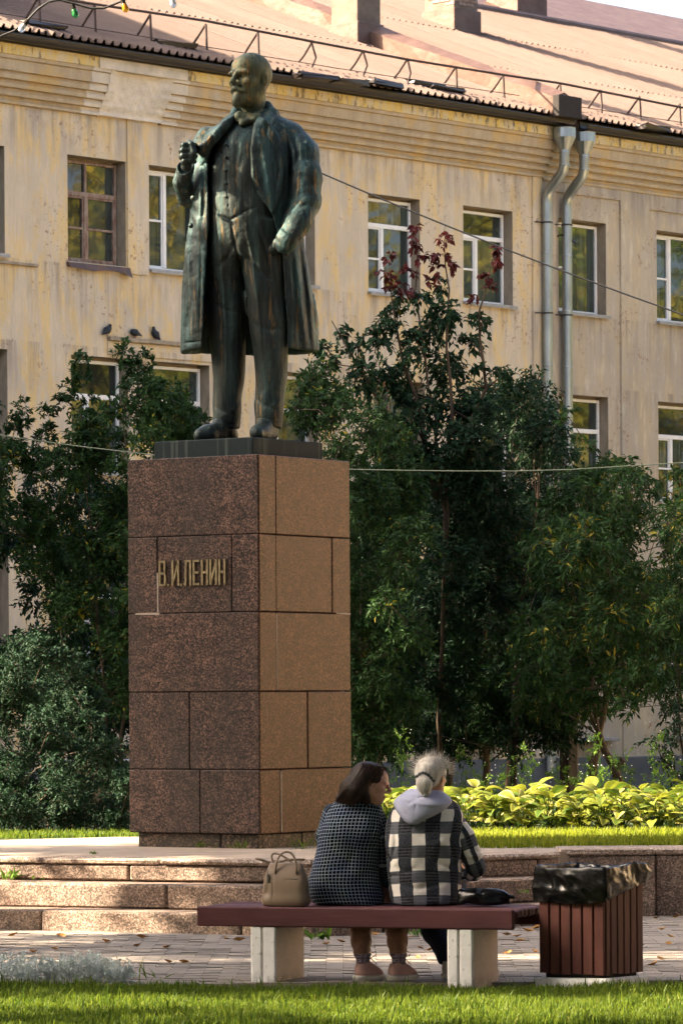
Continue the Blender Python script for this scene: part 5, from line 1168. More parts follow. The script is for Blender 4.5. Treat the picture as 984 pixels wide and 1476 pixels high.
for px, py in spots:
    g_ = G(px, py, .03); o = link('fallen_leaf', random.choice(fl), None, loc=(g_.x, g_.y, .028)); o.rotation_euler = (random.uniform(-.3, .3), random.uniform(-.3, .3), random.uniform(0, 6.3)); o.scale = [random.uniform(.8, 1.5)] * 3
    tag(o, 'dry ochre leaf lying on the paving', 'leaf', 'fallen leaves on the paving')
# trees to the left, outside the view: they throw the dappled shade
def shade(y, z0, z1, ry, n, lab, x=-8.6, seed=0):
    rg = random.Random(seed); cs = [(x + rg.uniform(-1.1, 1.1), y + rg.uniform(-ry, ry) * .85, rg.uniform(z0, z1), rg.uniform(.55, .95), 0) for _ in range(n)]
    plant('park_tree', lab, 'tree', (x, y, 0), cs, LF_MID, .15, .6, 2.6, [[(x, y, 0), (x, y, z0), (x, y, z1 - .5)]], tr=.16)
shade(23.9, 4.0, 7.6, 1.45, 46, 'broad park tree left of the bench', seed=1)
shade(27.1, 4.0, 7.9, 1.15, 30, 'park tree left of the lower steps', seed=2)
shade(31.3, 4.4, 8.0, 1.35, 50, 'park tree left of the pedestal', seed=3)
shade(31.6, 8.3, 8.9, 1.0, 12, 'leafy top of a slim tree left of the pedestal', seed=12); shade(31.9, 8.9, 9.1, .8, 7, 'crown of a thin poplar left of the statue', seed=11)  # leaf clumps added out of view to keep sun off pedestal and statue
def tall(x, y, z0, z1, rx, ry, n, lab, seed, L=.19):
    gg = 'dense grove round the bench' if 'grove' in lab else None
    rg = random.Random(seed); cs = [(x + rg.gauss(0, rx * .55), y + rg.gauss(0, ry * .55), rg.uniform(z0, z1), rg.uniform(.8, 1.3), 0) for _ in range(n)]
    plant('park_tree', lab, 'tree', (x, y, 0), cs, LF_MID, L, .6, 3.0, [[(x, y, 0), (x, y, z0), (x, y, z1 - .5)]], tr=.2, group=gg)
tall(-8.8, 31.6, 12.0, 15.0, 1.4, 1.6, 40, 'tall slender poplar left of the statue', 61)  # unseen crown added higher up to shade the statue
tall(-9.5, 39.5, 4, 13, 1.6, 1.7, 70, 'tall park tree left of the shrubs, nearest to the platform', 62); tall(-10, 43.5, 3, 13, 1.6, 2, 70, 'tall park tree left of the shrubs, in the middle', 63); tall(-11, 48.5, 3, 13, 1.6, 2.2, 70, 'tall park tree left of the shrubs, farthest back', 64)  # added out of view to shade the shrubs and back trees
tall(-2.5, 17.5, 8.5, 12, 3.0, 3, 50, 'spreading park tree overhanging the front lawn', 65, .25); tall(4.8, 22, 8, 13, 2.6, 3, 60, 'spreading park tree right of the bench', 66, .25); tall(5.5, 29, 9, 13, 2.4, 3, 55, 'spreading park tree right of the lawn wall', 67, .25)  # canopy added out of view so less skylight reaches the foreground
tall(-3.2, 11, 7, 12, 5, 3, 60, 'spreading park tree near the camera', 68, .28)
for i, (x, y, h) in enumerate(((-17, 2, 9), (-18, 8, 9), (-17, 14, 9), (-18, 20, 7.6), (-17, 26, 7.6), (-18, 31, 7.6), (-12, -6, 11), (-4, -8, 12), (4, -8, 12), (12, -5, 12), (15, 4, 11), (16, 11, 11))):  # unseen tree rows added to cut the low bright sky
    rg = random.Random(90 + i); cs = [(x + rg.gauss(0, 1.6), y + rg.gauss(0, 1.8), h * rg.uniform(.12, .95), rg.uniform(1.1, 1.6), 0) for _ in range(46)]
    plant('park_tree', 'dense park tree in the rows around the square', 'tree', (x, y, 0), cs, LF_MID, .34, .6, 1.5, [[(x, y, 0), (x, y, h * .6)]], tr=.2, group='park trees around the square')
tall(-9, 12, 3, 12, 3, 3, 60, 'broad park tree left behind the camera', 69, .28); tall(8.5, 14, 3, 12, 3, 3, 60, 'broad park tree right behind the camera', 70, .28)  # pair added beside the view to dim the skylight
shade(22.75, 3.3, 6.0, .25, 10, 'slim young park tree left of the lawn edge', seed=7); shade(20.9, 3.0, 5.6, .2, 7, 'slim young park tree left of the lawn', seed=8)
shade(29.0, 6.0, 7.6, .7, 17, 'park tree left of the upper steps', seed=9)
shade(19.2, 3.2, 7.0, .8, 22, 'park tree left of the front lawn', seed=4)
for i, (x, y, z0, z1) in enumerate(((-6, 12.5, 5, 14), (-10, 13.0, 4, 14), (3.5, 15, 6.5, 14), (8, 17, 6, 14), (-5, 5, 4, 14), (5.5, 6, 4.5, 14), (0, 0, 6, 14), (-13, 8, 3, 13), (12, 8, 3, 13), (-9, 5, 5, 13), (3.4, 18.2, 9, 15), (-3.9, 24.5, 9.5, 15), (4.6, 30, 10.5, 15))):  # unseen grove added to darken the foreground
    tall(x if abs(x) > 2.6 else 2.9, y, z0, z1, 2.9, 2.7, 62, 'leafy park tree of the dense grove around the bench', 200 + i, .26)
# sunlit yellowing trees across the yard, seen in the window panes
for i, (x, y, h) in enumerate(((26, 66, 15), (31, 73, 17), (24, 80, 13), (34, 84, 18), (29, 92, 15), (38, 98, 17), (33, 60, 14), (22, 72, 11), (44, 76, 20), (46, 92, 20))):
    rg = random.Random(40 + i); cs = [(x + rg.gauss(0, 1.9), y + rg.gauss(0, 1.9), h * rg.uniform(.25, 1), rg.uniform(1.0, 1.9), rg.choice((-.25, 0, .3))) for _ in range(34)]
    plant('yellowing_tree', ['tall birch with yellowing leaves across the yard', 'maple turning yellow across the yard'][i % 2], 'tree', (x, y, 0), cs, LF_YEL, .34, .6, 3.0, [[(x, y, 0), (x, y, h * .5), (x, y, h * .9)]], tr=.2, group='trees across the yard')
# ------------------------------------------------------------------ bench
BA = rad(19); BL, BD = 1.87, .56; b0 = P(283, 1308, 23.6); b0.z = 0
bench = thing('bench', 'maroon slatted park bench on two whitewashed concrete pillars', 'bench', b0, -BA)
TOPZ = .457; YAX = Vector((math.sin(BA), math.cos(BA), 0)); XAX = Vector((math.cos(BA), -math.sin(BA), 0))
def bp(x, y, z): v = b0 + XAX * x + YAX * y; v.z = z; return v
MB().box(0, BL, 0, .045, TOPZ - .112, TOPZ, .007, jit=.0015).build('fascia_board', MAROON, bench)
y = .052
for i in range(7):
    w = .062; MB().box(-.005 + random.uniform(-.006, .006), BL + .015 + random.uniform(-.006, .006), y, y + w, TOPZ - .05, TOPZ - .004 + random.uniform(-.002, .002), .010, jit=.001).build('slat', MAROON, bench); y += w + .011
MB().box(.0, BL, BD - .0, BD + .045, TOPZ - .112, TOPZ, .007).build('fascia_board', MAROON, bench)
for x in (.10, .9, 1.68): MB().box(x, x + .06, .046, BD - .002, TOPZ - .10, TOPZ - .052).build('cross_bar', MAROON, bench)
for x in (.325, 1.487):
    pl = thing('pillar', None, None); pl.parent = bench; pl.location = (x, 0, 0)
    MB().box(.0, .145, .02, .50, -.02, TOPZ - .115, .007, jit=.002).build('core', CREAMP, pl)
    for a, b in ((-.0, .062), (.070, .147)): MB().box(a, b, .006, .03, -.02, TOPZ - .113, .007, jit=.002).build('whitewashed_rib', WHITEP, pl)
    MB().box(-.004, .0, .02, .50, -.02, TOPZ - .115).build('whitewashed_side', WHITEP, pl)
# ------------------------------------------------------------------ litter bin
bc = P(871, 1430, 23.02); bc.z = 0; NA = rad(34.6); NWd = .428
lb = thing('litter_bin', 'square brown slatted litter bin standing on a whitewashed block beside the bench', 'litter bin', bc, -NA)
BB, BT = .088, .655
n = 6; pw = NWd / n
for i in range(n):
    MB().box(-NWd + i * pw + .005, -NWd + (i + 1) * pw - .005, 0, .02, BB + random.uniform(-.006, .004), BT, .004).build('slat', BINP, lb)
    MB().box(-.02, .0, i * pw + .005 + (.02 if i == 0 else 0), (i + 1) * pw - .005, BB + random.uniform(-.006, .004), BT, .004).build('slat', BINP, lb)
    MB().box(-NWd + i * pw + .005, -NWd + (i + 1) * pw - .005, NWd - .02, NWd, BB, BT, .004).build('slat', BINP, lb)
    MB().box(-NWd, -NWd + .02, i * pw + .027, (i + 1) * pw - .005, BB, BT, .004).build('slat', BINP, lb)
MB().box(-NWd + .024, -.024, .024, NWd - .024, .10, BT - .06).build('liner_box', DARKJ, lb)
for z in (.14, .60): MB().box(-NWd + .021, -.021, .021, NWd - .021, z, z + .04).build('frame_bar', DARKJ, lb)
MB().box(-NWd + .03, -.03, .03, NWd - .03, .06, .09).build('foot', DARKJ, lb)
MB().box(-NWd - .01, .03, -.03, NWd + .01, -.01, .068, .012, jit=.004).build('concrete_base', WHITEP, lb)
# crumpled liner folded over the rim
V = []; K = 150; Rr = 26; o_ = NWd / 2
def sqp(t, r):
    t = t % 4; s_ = int(t); f_ = t - s_; c_ = [(-1, -1), (1, -1), (1, 1), (-1, 1)]; a, b = c_[s_], c_[(s_ + 1) % 4]; return ((a[0] + (b[0] - a[0]) * f_) * r, (a[1] + (b[1] - a[1]) * f_) * r)
for i in range(K):
    t = 4 * i / K; drop = .155 + .03 * math.sin(t * 2.1 + .5) - .05 * max(0, min(1, (t - 1) if t < 2 else (3 - t)))
    for j in range(Rr):
        v = j / (Rr - 1)
        if v < .3: q = v / .3; r = o_ * (.80 + .2 * q); z = .555 + .115 * q
        elif v < .42: q = (v - .3) / .12; r = o_ * (1.0 + .07 * q); z = .67 + .014 * math.sin(q * math.pi)
        else: q = (v - .42) / .58; r = o_ * (1.07 + .035 * math.sin(q * 3)); z = .667 - drop * q
        x_, y_ = sqp(t, r); V.append((x_ - o_, y_ + o_, z))
V = np.array(V); nn = lambda sc_, sd: vnoise(V * np.array([1, 1, 1]), sc_, sd); rim = np.clip((V[:, 2] - .6) * 6, 0, 1)
rid = lambda s_, sd: 1 - 2 * np.abs(vnoise(V, s_, sd))
rx_, ry_ = V[:, 0] + o_, V[:, 1] - o_; rr_ = np.hypot(rx_, ry_) + 1e-6; W_ = V * np.array([1, 1, 1.0]); W_[:, 0] += V[:, 2] * .8; rd = lambda s_, sd: 1 - 2 * np.abs(vnoise(W_, s_, sd)); ds = .009 * rd(6, 1) + .006 * rd(13, 4) + .0045 * rd(26, 9)
V[:, 0] += ds * rx_ / rr_; V[:, 1] += ds * ry_ / rr_; V[:, 2] += (.014 * rd(6, 3) + .008 * rd(15, 6) + .004 * rd(30, 7)) * rim + .05 * np.exp(-(((V[:, 0] + .06) ** 2 + (V[:, 1] - .30) ** 2) / .012)) * rim
Q = [(i * Rr + j, ((i + 1) % K) * Rr + j, ((i + 1) % K) * Rr + j + 1, i * Rr + j + 1) for i in range(K) for j in range(Rr - 1)]
o = link('bin_liner', mesh_np('bin_liner', V, Q, True), POLY, None, loc=bc, rz=-NA); tag(o, 'shiny black bin liner folded over the rim of the brown litter bin', 'bin bag')
# ------------------------------------------------------------------ handbag
hb = P(412, 1302, 23.55); hb.z = TOPZ
bag = thing('handbag', 'taupe leather handbag with two arched handles standing on the bench', 'handbag', hb, rad(-14))
Hf = Field((-.20, -.12, -.01), (.20, .13, .30), .006)
s_ = []
for z, hw, hd in ((0, .122, .072), (.01, .128, .078), (.08, .126, .078), (.16, .118, .066), (.205, .106, .045), (.232, .098, .022), (.244, .094, .012)): s_.append((z, 0, 0, hw, hd))
Hf.loft(s_, .004, e=5.5); Hf.noise(.0035, 14, seed=3)
for xs in (-.045,):
    Hf.crease([(-.058, .0), (-.056, .12), (-.052, .22)], .003, .006, .0)
Hf.crease([(-.098, .05), (-.092, .10), (-.09, .17)], .018, .012, .05)
sculpt('body', Hf, LEATHER, bag, it=1)
for y_, dx in ((-.035, .0), (.03, -.055)):
    hd = MB(); pts = []
    for i in range(19):
        a = math.pi * i / 18; pts.append((.015 + dx * math.sin(a) - .062 * math.cos(a), y_ - .02 * (y_ < 0) * (1 - math.sin(a)), .185 + .125 * math.sin(a) ** .8))
    if y_ > 0: pts = [(x - .03 * math.sin(math.pi * i / 18), y, z - .012) for i, (x, y, z) in enumerate(pts)]
    hd.tube(pts, .0065, 8); hd.build('handle', LEATHER, bag, smooth=True)
MB().tube([(-.09, .03, .238), (-.16, .06, .262), (-.19, .05, .268)], [.008, .009, .007], 6).tube([(-.09, .0, .235), (.0, .05, .262), (.10, .04, .262)], .007, 6).build('strap', LEATHER, bag, smooth=True)
MB().tube([(-.092, .0, .243), (.092, .0, .243)], .004, 5).build('zip', METAL, bag)
MB().box(.0, .082, -.069, -.062, .152, .160, rz=.0).box(.008, .013, -.074, -.066, .128, .152).build('pocket_zip', METAL, bag)
MB().box(-.094, -.080, -.074, -.058, .135, .185, .003, rz=.2).tube([(-.087, -.06, .21), (-.088, -.066, .185)], .003, 5).build('buckle', METAL, bag)
# ------------------------------------------------------------------ black plastic bag on the bench
pbp = P(698, 1306, 23.45); pbp.z = TOPZ
Pf = Field((-.22, -.13, -.01), (.24, .14, .16), .006)
Pf.loft([(0, 0, 0, .155, .075), (.03, 0, 0, .165, .085), (.07, -.01, 0, .160, .075), (.095, -.02, .0, .13, .05), (.108, -.03, 0, .08, .03)], .01, e=2.6)
Pf.chain([(-.06, -.02, .10), (.06, -.03, .085), (.17, -.02, .05), (.215, .0, .035)], [.016, .014, .012, .006], .02); Pf.noise(.014, 8, seed=1, ridged=True); Pf.noise(.005, 18, seed=2, ridged=True)
sl, (X, Y, Z) = Pf.sub(Pf.lo, Pf.lo + Pf.n * Pf.h, 0); Pf.D[sl] = np.maximum(Pf.D[sl], (-Z).astype(np.float32))
Vp, Qp = Pf.mesh(); o = link('plastic_bag', mesh_np('plastic_bag', relax(Vp, Qp, 2), Qp, True), POLY, None, loc=pbp, rz=-BA); tag(o, 'crumpled shiny black plastic bag lying on the bench end next to the older woman', 'bag')
# ------------------------------------------------------------------ the two women
def wp(Y0): return lambda px, py, dy=0.0: np.array(P(px, py, Y0 + dy))
def cloth_body(w, secs):
    """coordinates on the cloth: arc length round the body and height"""
    S = np.array(sorted(secs))
    def at(V):
        cx = np.interp(V[:, 2], S[:, 0], S[:, 1]); cy = np.interp(V[:, 2], S[:, 0], S[:, 2]); rx = np.interp(V[:, 2], S[:, 0], S[:, 3]); ry = np.interp(V[:, 2], S[:, 0], S[:, 4])
        a = np.arctan2((V[:, 0] - cx) / rx, -(V[:, 1] - cy) / ry); u = a * (.6 * rx + .4 * ry) * 1.05; wob = .006 * vnoise(V, 9, 3)
        return {'cloth': ('FLOAT_VECTOR', np.stack([u + wob + 5, V[:, 2] + wob * .8 + .02 * (a / 1.5) ** 2 + 5, 0 * u], 1))}
    return at
def cloth_limb(pts):
    P_ = np.array(pts)
    def at(V):
        best = np.full(len(V), 9.); U = np.zeros(len(V)); A = np.zeros(len(V)); s0 = 0
        for i in range(len(P_) - 1):
            a, b = P_[i], P_[i + 1]; d = b - a; L = np.linalg.norm(d); dn = d / L; t = np.clip((V - a) @ dn / L, 0, 1); q = V - a - t[:, None] * d; dist = np.linalg.norm(q, axis=1)
            e1 = np.cross(dn, [0, 1, .01]); e1 /= np.linalg.norm(e1); e2 = np.cross(dn, e1); an = np.arctan2(q @ e1, -(q @ e2)); m = dist < best
            best[m] = dist[m]; U[m] = (s0 + t * L)[m]; A[m] = an[m]; s0 += L
        return {'cloth': ('FLOAT_VECTOR', np.stack([A * .055 + 5, U + 5.03, 0 * A], 1))}
    return at
def wrow(w, py, xl, xr, yc, ry, Y0): a, b = w(xl, py, yc), w(xr, py, yc); return (a[2], (a[0] + b[0]) / 2, Y0 + yc, (b[0] - a[0]) / 2, ry)
def bench_floor(Fl, z): sl, (X, Y, Z) = Fl.sub(Fl.lo, Fl.lo + Fl.n * Fl.h, 0); Fl.D[sl] = np.maximum(Fl.D[sl], (z - Z).astype(np.float32))
def strands(name, m, parent, org, starts, ends, n, w0=.0011, curl=.0, lift=.0, seed=0):
    rg = np.random.default_rng(seed); k = 6; V = []; Fs = []
    for i in range(n):
        a = starts(rg); b = ends(rg, a); mid = (a + b) / 2 + rg.normal(size=3) * curl; tt = np.linspace(0, 1, k)[:, None]; c = a * (1 - tt) ** 2 + 2 * mid * tt * (1 - tt) + b * tt ** 2
        d = b - a; s_ = np.cross(d, [0, 1, 0]); s_ = s_ / (np.linalg.norm(s_) + 1e-9) * w0; n0 = len(V)
        for j in range(k): q = s_ * (1 - .8 * j / (k - 1)); V += [c[j] - q - org, c[j] + q - org]
        Fs += [(n0 + 2 * j, n0 + 2 * j + 1, n0 + 2 * j + 3, n0 + 2 * j + 2) for j in range(k - 1)]
    o = link(name, mesh_np(name, V, Fs), m, parent); return o
# --- woman with dark hair, checked dress
Y1 = 23.72; w = wp(Y1); O1 = w(500, 1304); O1[2] = TOPZ
pl_ = thing('person', 'dark haired woman in a navy checked dress sitting with her face turned right', 'person', O1)
secs = [wrow(w, *r, Y1) for r in ((1148, 494, 534, .05, .05), (1154, 484, 545, .045, .075), (1163, 475, 551, .035, .095), (1178, 468, 551, .02, .115), (1200, 460, 550, .0, .13), (1222, 456, 546, .0, .13), (1248, 449, 546, .01, .14), (1272, 443.5, 549, .02, .165), (1292, 445, 553, .03, .18), (1303, 451, 553, .03, .18), (1312, 455, 550, .03, .17))]
Fb = Field(w(432, 1325, -.25), w(566, 1138, .85), .0075); Fb = Field((w(432, 1200)[0], Y1 - .24, .36), (w(568, 1200)[0], Y1 + .72, w(500, 1138)[2]), .0075)
Fb.loft(secs, .01, e=2.35)
hipz = TOPZ + .09
for hx, kx in ((.08, .12), (-.09, -.05)): Fb.cone((O1[0] + hx, Y1 + .02, hipz), (O1[0] + kx, Y1 + .46, hipz), .092, .078, .03)
bench_floor(Fb, TOPZ + .001); Fb.noise(.006, 9, (1, 1, .8), 2); Fb.noise(.003, 22, seed=5)
wq = lambda px, py: tuple(w(px, py)[[0, 2]])
for pts, a_, am in (([(478, 1170), (486, 1195), (480, 1225)], 2.5, .008), ([(540, 1170), (536, 1200), (541, 1240)], 2.5, .009), ([(456, 1240), (480, 1252), (505, 1250)], 3, .006), ([(450, 1262), (480, 1275), (520, 1272)], 3.2, .007), ([(500, 1200), (510, 1225), (500, 1255)], 3.5, .006), ([(515, 1262), (535, 1255), (546, 1246)], 3, .007), ([(487, 1160), (510, 1166), (534, 1160)], 2.2, .004)):
    Fb.crease([wq(*q) for q in pts], a_ / 253, am, Y1 + .05)
sculpt('dress', Fb, CHECK, pl_, O1, 1, cloth_body(w, secs))
ar = [w(540, 1172, .03), w(551, 1205, .02), w(552, 1243, .06), w(556, 1270, .16), w(556, 1278, .30)]
Fs_ = Field(np.min(ar, 0) - .09, np.max(ar, 0) + .09, .0065); Fs_.chain(ar, [.052, .046, .042, .038, .036], .015); Fs_.noise(.004, 14); sculpt('sleeve', Fs_, CHECK, pl_, O1, 1, cloth_limb(ar))
al = [w(478, 1172, .05), w(466, 1205, .10), w(470, 1245, .20), w(492, 1268, .32)]
Fs_ = Field(np.min(al, 0) - .09, np.max(al, 0) + .09, .0065); Fs_.chain(al, [.052, .046, .042, .036], .015); Fs_.noise(.004, 14); sculpt('sleeve', Fs_, CHECK, pl_, O1, 1, cloth_limb(al))
# body: head, neck, hands, legs as one skin
hc1 = w(534.5, 1131, -.0); f1 = (.955, .02, -.17)
def hand(Fd, wr, d, up_, k=1.0, grip=.5):
    """a relaxed hand: palm, four fingers of different lengths, thumb leaving the side of the palm"""
    wr = np.array(wr, float); d = np.array(d, float); d /= np.linalg.norm(d); s_ = np.cross(d, up_); s_ /= np.linalg.norm(s_); n_ = np.cross(s_, d)
    q = lambda a, b, c: wr + (d * a + s_ * b + n_ * c) * k
    Fd.cone(q(-.03, 0, 0), q(.03, 0, 0), .024 * k, .026 * k, .012); Fd.cone(q(.03, -.014, 0), q(.075, -.018, 0), .016 * k, .015 * k, .01); Fd.cone(q(.03, .014, 0), q(.075, .018, 0), .016 * k, .015 * k, .01)
    for i, L_ in enumerate((.068, .078, .073, .058)):
        b = .027 - .018 * i; Fd.chain([q(.075, b, 0), q(.075 + L_ * .45, b * 1.08, -.012 * grip), q(.075 + L_ * .72, b * 1.05, -.034 * grip), q(.075 + L_ * .8, b, -.060 * grip)], [.0095, .009, .0085, .0075], .003)
    Fd.chain([q(.02, .024, -.004), q(.050, .043, -.014), (q(.080, .044, -.024)), q(.1, .036, -.03)], [.013, .0115, .010, .008], .006)
Fk = Field((O1[0] - .30, Y1 - .32, -.0), (O1[0] + .42, Y1 + .62, w(0, 1098)[2]), .0066)
L_, R1 = head_field(Fk, hc1, f1, .985, neckto=w(517, 1160, .03))
hand(Fk, w(556, 1280, .33), (.0, 1, -.25), (0, 0, 1)); hand(Fk, w(493, 1268, .34), (.45, .9, -.1), (0, 0, 1))
FTz = .115
legs = []
for (kx, kdy, cx0, ax, ay, hx, tx) in ((523, .46, (505, 534), 523, 1388, 520, 541), (574, .46, (558, 585), 574.5, 1388, 568, 590)):
    kn = w(kx, 1285, .44); kn[2] = .50; c1_ = w((cx0[0] + cx0[1]) / 2, 1342, .02); c2_ = w((cx0[0] + cx0[1]) / 2 + 1, 1358, -.05); an = w(ax, ay, -.19)
    Fk.chain([(kn[0], kn[1], kn[2]), (c1_[0], c1_[1] + .1, c1_[2] + .07), c1_, c2_, ((c2_ + an) / 2 + [.0, .0, .0]), an + [0, 0, .03]], [.060, .058, .058, .054, .043, .034], .03); legs.append((kn, an))
    Fk.cone((O1[0] + (-.03 if kx < 540 else .12), Y1 + .1, TOPZ + .07), kn, .07, .062, .02)
sculpt('body', Fk, SKINL if False else SKIN, pl_, O1, 1)
def shoe2(parent, org, hx, tx, by, dy, W0, up_m, sole_m, laces=True):
    a = W0(hx, by, dy); b = W0(tx, by, dy + .07); a[2] = b[2] = .022; d = b - a; Ln = np.linalg.norm(d); d /= Ln; s_ = np.array([-d[1], d[0], 0]); pt = lambda t, h, q=0: a + d * Ln * t + s_ * q + np.array([0, 0, h])
    lo_, hi_ = np.minimum(a, b) - [.1, .1, .03], np.maximum(a, b) + [.1, .1, .17]; a[2] = b[2] = .034
    U_ = Field(lo_, hi_, .005); U_.chain([pt(.02, .05), pt(.35, .05), pt(.75, .038), pt(1.0, .034)], [.036, .035, .039, .030], .02); U_.cone(pt(.04, .06), pt(.07, .088), .034, .034, .02); U_.cone(pt(.3, .085), pt(.7, .05), .028, .025, .03)
    U_.cone(pt(.07, .118), pt(.08, .2), .034, .036, .0, 'sub'); bench_floor(U_, .062); U_.noise(.002, 25); sh = sculpt('shoe', U_, up_m, parent, org)
    S_ = Field(lo_, hi_, .005); S_.chain([pt(-.05, .03), pt(.35, .03), pt(.75, .03), pt(1.06, .034)], [.043, .038, .045, .036], .02); sl, (X, Y, Z) = S_.sub(S_.lo, S_.lo + S_.n * S_.h, 0)
    S_.D[sl] = np.maximum(S_.D[sl], np.maximum(.033 - Z, Z - .066).astype(np.float32)); q = sculpt('sole', S_, sole_m, sh, org, 0)
    if laces:
        lm = MB()
        for t in (.38, .5, .62): lm.tube([pt(t, .108 - .06 * (t - .3), -.03) - org, pt(t, .128 - .1 * (t - .3)) - org, pt(t, .108 - .06 * (t - .3), .03) - org], .0028, 5)
        p0 = pt(.3, .125); lm.tube([p0 - org + np.array(q_) for q_ in ((0, 0, 0), (.02, -.01, .03), (.055, -.01, .04), (.06, -.01, .022), (.03, -.01, .005), (0, 0, 0))], .0028, 5); lm.tube([p0 - org + np.array(q_) for q_ in ((0, 0, 0), (.03, -.02, -.0), (.06, -.025, -.03))], .0028, 5); lm.build('laces', SHOE, sh)
    return sh
for i, (hx, tx) in enumerate(((520, 545), (568, 594))):
    an = legs[i][1]; sk = MB(); sk.tube([an + np.array([0, .003, .045]) - O1, an - np.array([0, 0, .0]) - O1, an - np.array([0, 0, .05]) - O1], [.043, .0385, .034], 16, cap=False); sk.tube([an + np.array([0, .003, .040]) - O1, an + np.array([0, .003, .05]) - O1], [.0475, .0475], 16, cap=False).build('sock', SOCK, pl_, smooth=True)
    shoe2(pl_, O1, hx, tx, 1420, -.21, w, SHOE, SOLE)
# hair
Fh = Field((hc1[0] - .26, Y1 - .22, hc1[2] - .20), (hc1[0] + .14, Y1 + .20, hc1[2] + .15), .0062)
Rr1 = np.array(R1); lh = lambda a, b, c: hc1 + (Rr1[0] * a + Rr1[1] * b + Rr1[2] * c) * .985
Fh.ell(lh(-.020, 0, .036), np.array([.106, .083, .092]), .01, R=R1)
for pth, rs in (([lh(-.05, -.03, .05), lh(-.115, -.035, -.04), lh(-.165, -.045, -.105)], [.064, .052, .024]), ([lh(-.05, -.055, .02), lh(-.085, -.066, -.05), lh(-.10, -.066, -.11)], [.045, .045, .03]), ([lh(-.05, .05, .02), lh(-.09, .055, -.06), lh(-.12, .05, -.11)], [.05, .048, .03]), ([lh(-.03, -.062, -.02), lh(-.03, -.066, -.065), lh(-.01, -.05, -.10)], [.024, .026, .022])): Fh.chain(pth, rs, .03)
# face side left free, ear shows
Fh.ell(lh(.082, 0, -.045), np.array([.075, .11, .092]), .012, 'sub', R=R1); Fh.ell(lh(.012, -.085, -.022), np.array([.030, .030, .034]), .01, 'sub', R=R1); Fh.ell(lh(.012, .085, -.022), np.array([.030, .030, .034]), .01, 'sub', R=R1)
Fh.noise(.004, 30, (1, 1, .4), 8); sculpt('hair', Fh, HAIRD, pl_, O1)
strands('loose_hair', HAIRD, pl_, O1, lambda g: lh(g.uniform(-.07, .06), g.uniform(-.09, -.02), .115 - .05 * g.random()), lambda g, a: lh(-.19 + .11 * g.random(), g.uniform(-.115, -.05), -.125 - .02 * g.random()), 380, .0016, .022)
strands('loose_hair', HAIRB, pl_, O1, lambda g: lh(g.uniform(-.06, .06), g.uniform(-.088, -.03), .118 - .05 * g.random()), lambda g, a: lh(-.18 + .10 * g.random(), g.uniform(-.115, -.06), -.12 - .02 * g.random()), 120, .0013, .024, seed=4)
strands('loose_hair', HAIRD, pl_, O1, lambda g: lh(.05, g.uniform(-.05, .02), .115), lambda g, a: lh(.095 + .01 * g.random(), g.uniform(-.06, .0), .04 + .05 * g.random()), 26, .0010, .012, seed=2)
# --- older woman: grey hair in a bun, plaid fleece, hood
Y2 = 23.66; v = wp(Y2); O2 = v(612, 1304); O2[2] = TOPZ
pr = thing('person', 'older grey haired woman with a bun, in a plaid jacket and lavender hood', 'person', O2)
secs = [wrow(v, *r, Y2) for r in ((1146, 588, 640, .05, .07), (1156, 574, 655, .04, .10), (1168, 564, 665, .03, .12), (1186, 557, 668, .015, .135), (1210, 554.5, 667, .0, .145), (1235, 555, 665, .0, .145), (1262, 557, 664, .01, .15), (1288, 560, 664, .02, .165), (1303, 563, 662, .02, .17), (1312, 568, 658, .02, .16))]
Fb = Field((v(540, 1200)[0], Y2 - .24, .36), (v(684, 1200)[0], Y2 + .66, v(500, 1136)[2]), .0075); Fb.loft(secs, .01, e=2.4)
bench_floor(Fb, TOPZ + .001); Fb.noise(.007, 8, (1, 1, .8), 12); Fb.noise(.004, 20, seed=15)
vq = lambda px, py: tuple(v(px, py)[[0, 2]])
for pts, a_, am in (([(652, 1180), (648, 1210), (655, 1250)], 3, .014), ([(566, 1185), (570, 1215), (562, 1250)], 3, .012), ([(565, 1248), (585, 1256), (600, 1250)], 3, .010), ([(570, 1272), (600, 1280), (640, 1272)], 3.5, .009), ([(625, 1240), (645, 1250), (660, 1245)], 3, .010), ([(600, 1200), (615, 1212), (640, 1205)], 3.5, .007), ([(556, 1232), (566, 1240), (574, 1234)], 2.5, .012), ([(560, 1262), (575, 1262)], 2.5, .012)):
    Fb.crease([vq(*q) for q in pts], a_ / 253, am, Y2 + .05)
sculpt('jacket', Fb, PLAID, pr, O2, 1, cloth_body(v, secs))
ar2 = [v(652, 1178, .03), v(668, 1205, .0), v(679, 1232, .0), v(686, 1250, .03), v(682, 1259, .13), v(668, 1262, .24)]
Fs_ = Field(np.min(ar2, 0) - .1, np.max(ar2, 0) + .1, .0065); Fs_.chain(ar2, [.060, .058, .055, .052, .045, .040], .02); Fs_.noise(.006, 12, seed=4); Fs_.noise(.003, 25)
for pts in ([(676, 1222), (688, 1228), (697, 1226)], [(672, 1238), (686, 1241), (698, 1238)], [(664, 1205), (675, 1210), (684, 1205)]): Fs_.crease([vq(*q) for q in pts], 2 / 253, .008, Y2 + .1)
sculpt('sleeve', Fs_, PLAID, pr, O2, 1, cloth_limb(ar2))
al2 = [v(574, 1180, .04), v(565, 1210, .06), v(564, 1245, .14), v(585, 1262, .26)]
Fs_ = Field(np.min(al2, 0) - .1, np.max(al2, 0) + .1, .0065); Fs_.chain(al2, [.058, .055, .052, .042], .02); Fs_.noise(.005, 12, seed=4); sculpt('sleeve', Fs_, PLAID, pr, O2, 1, cloth_limb(al2))
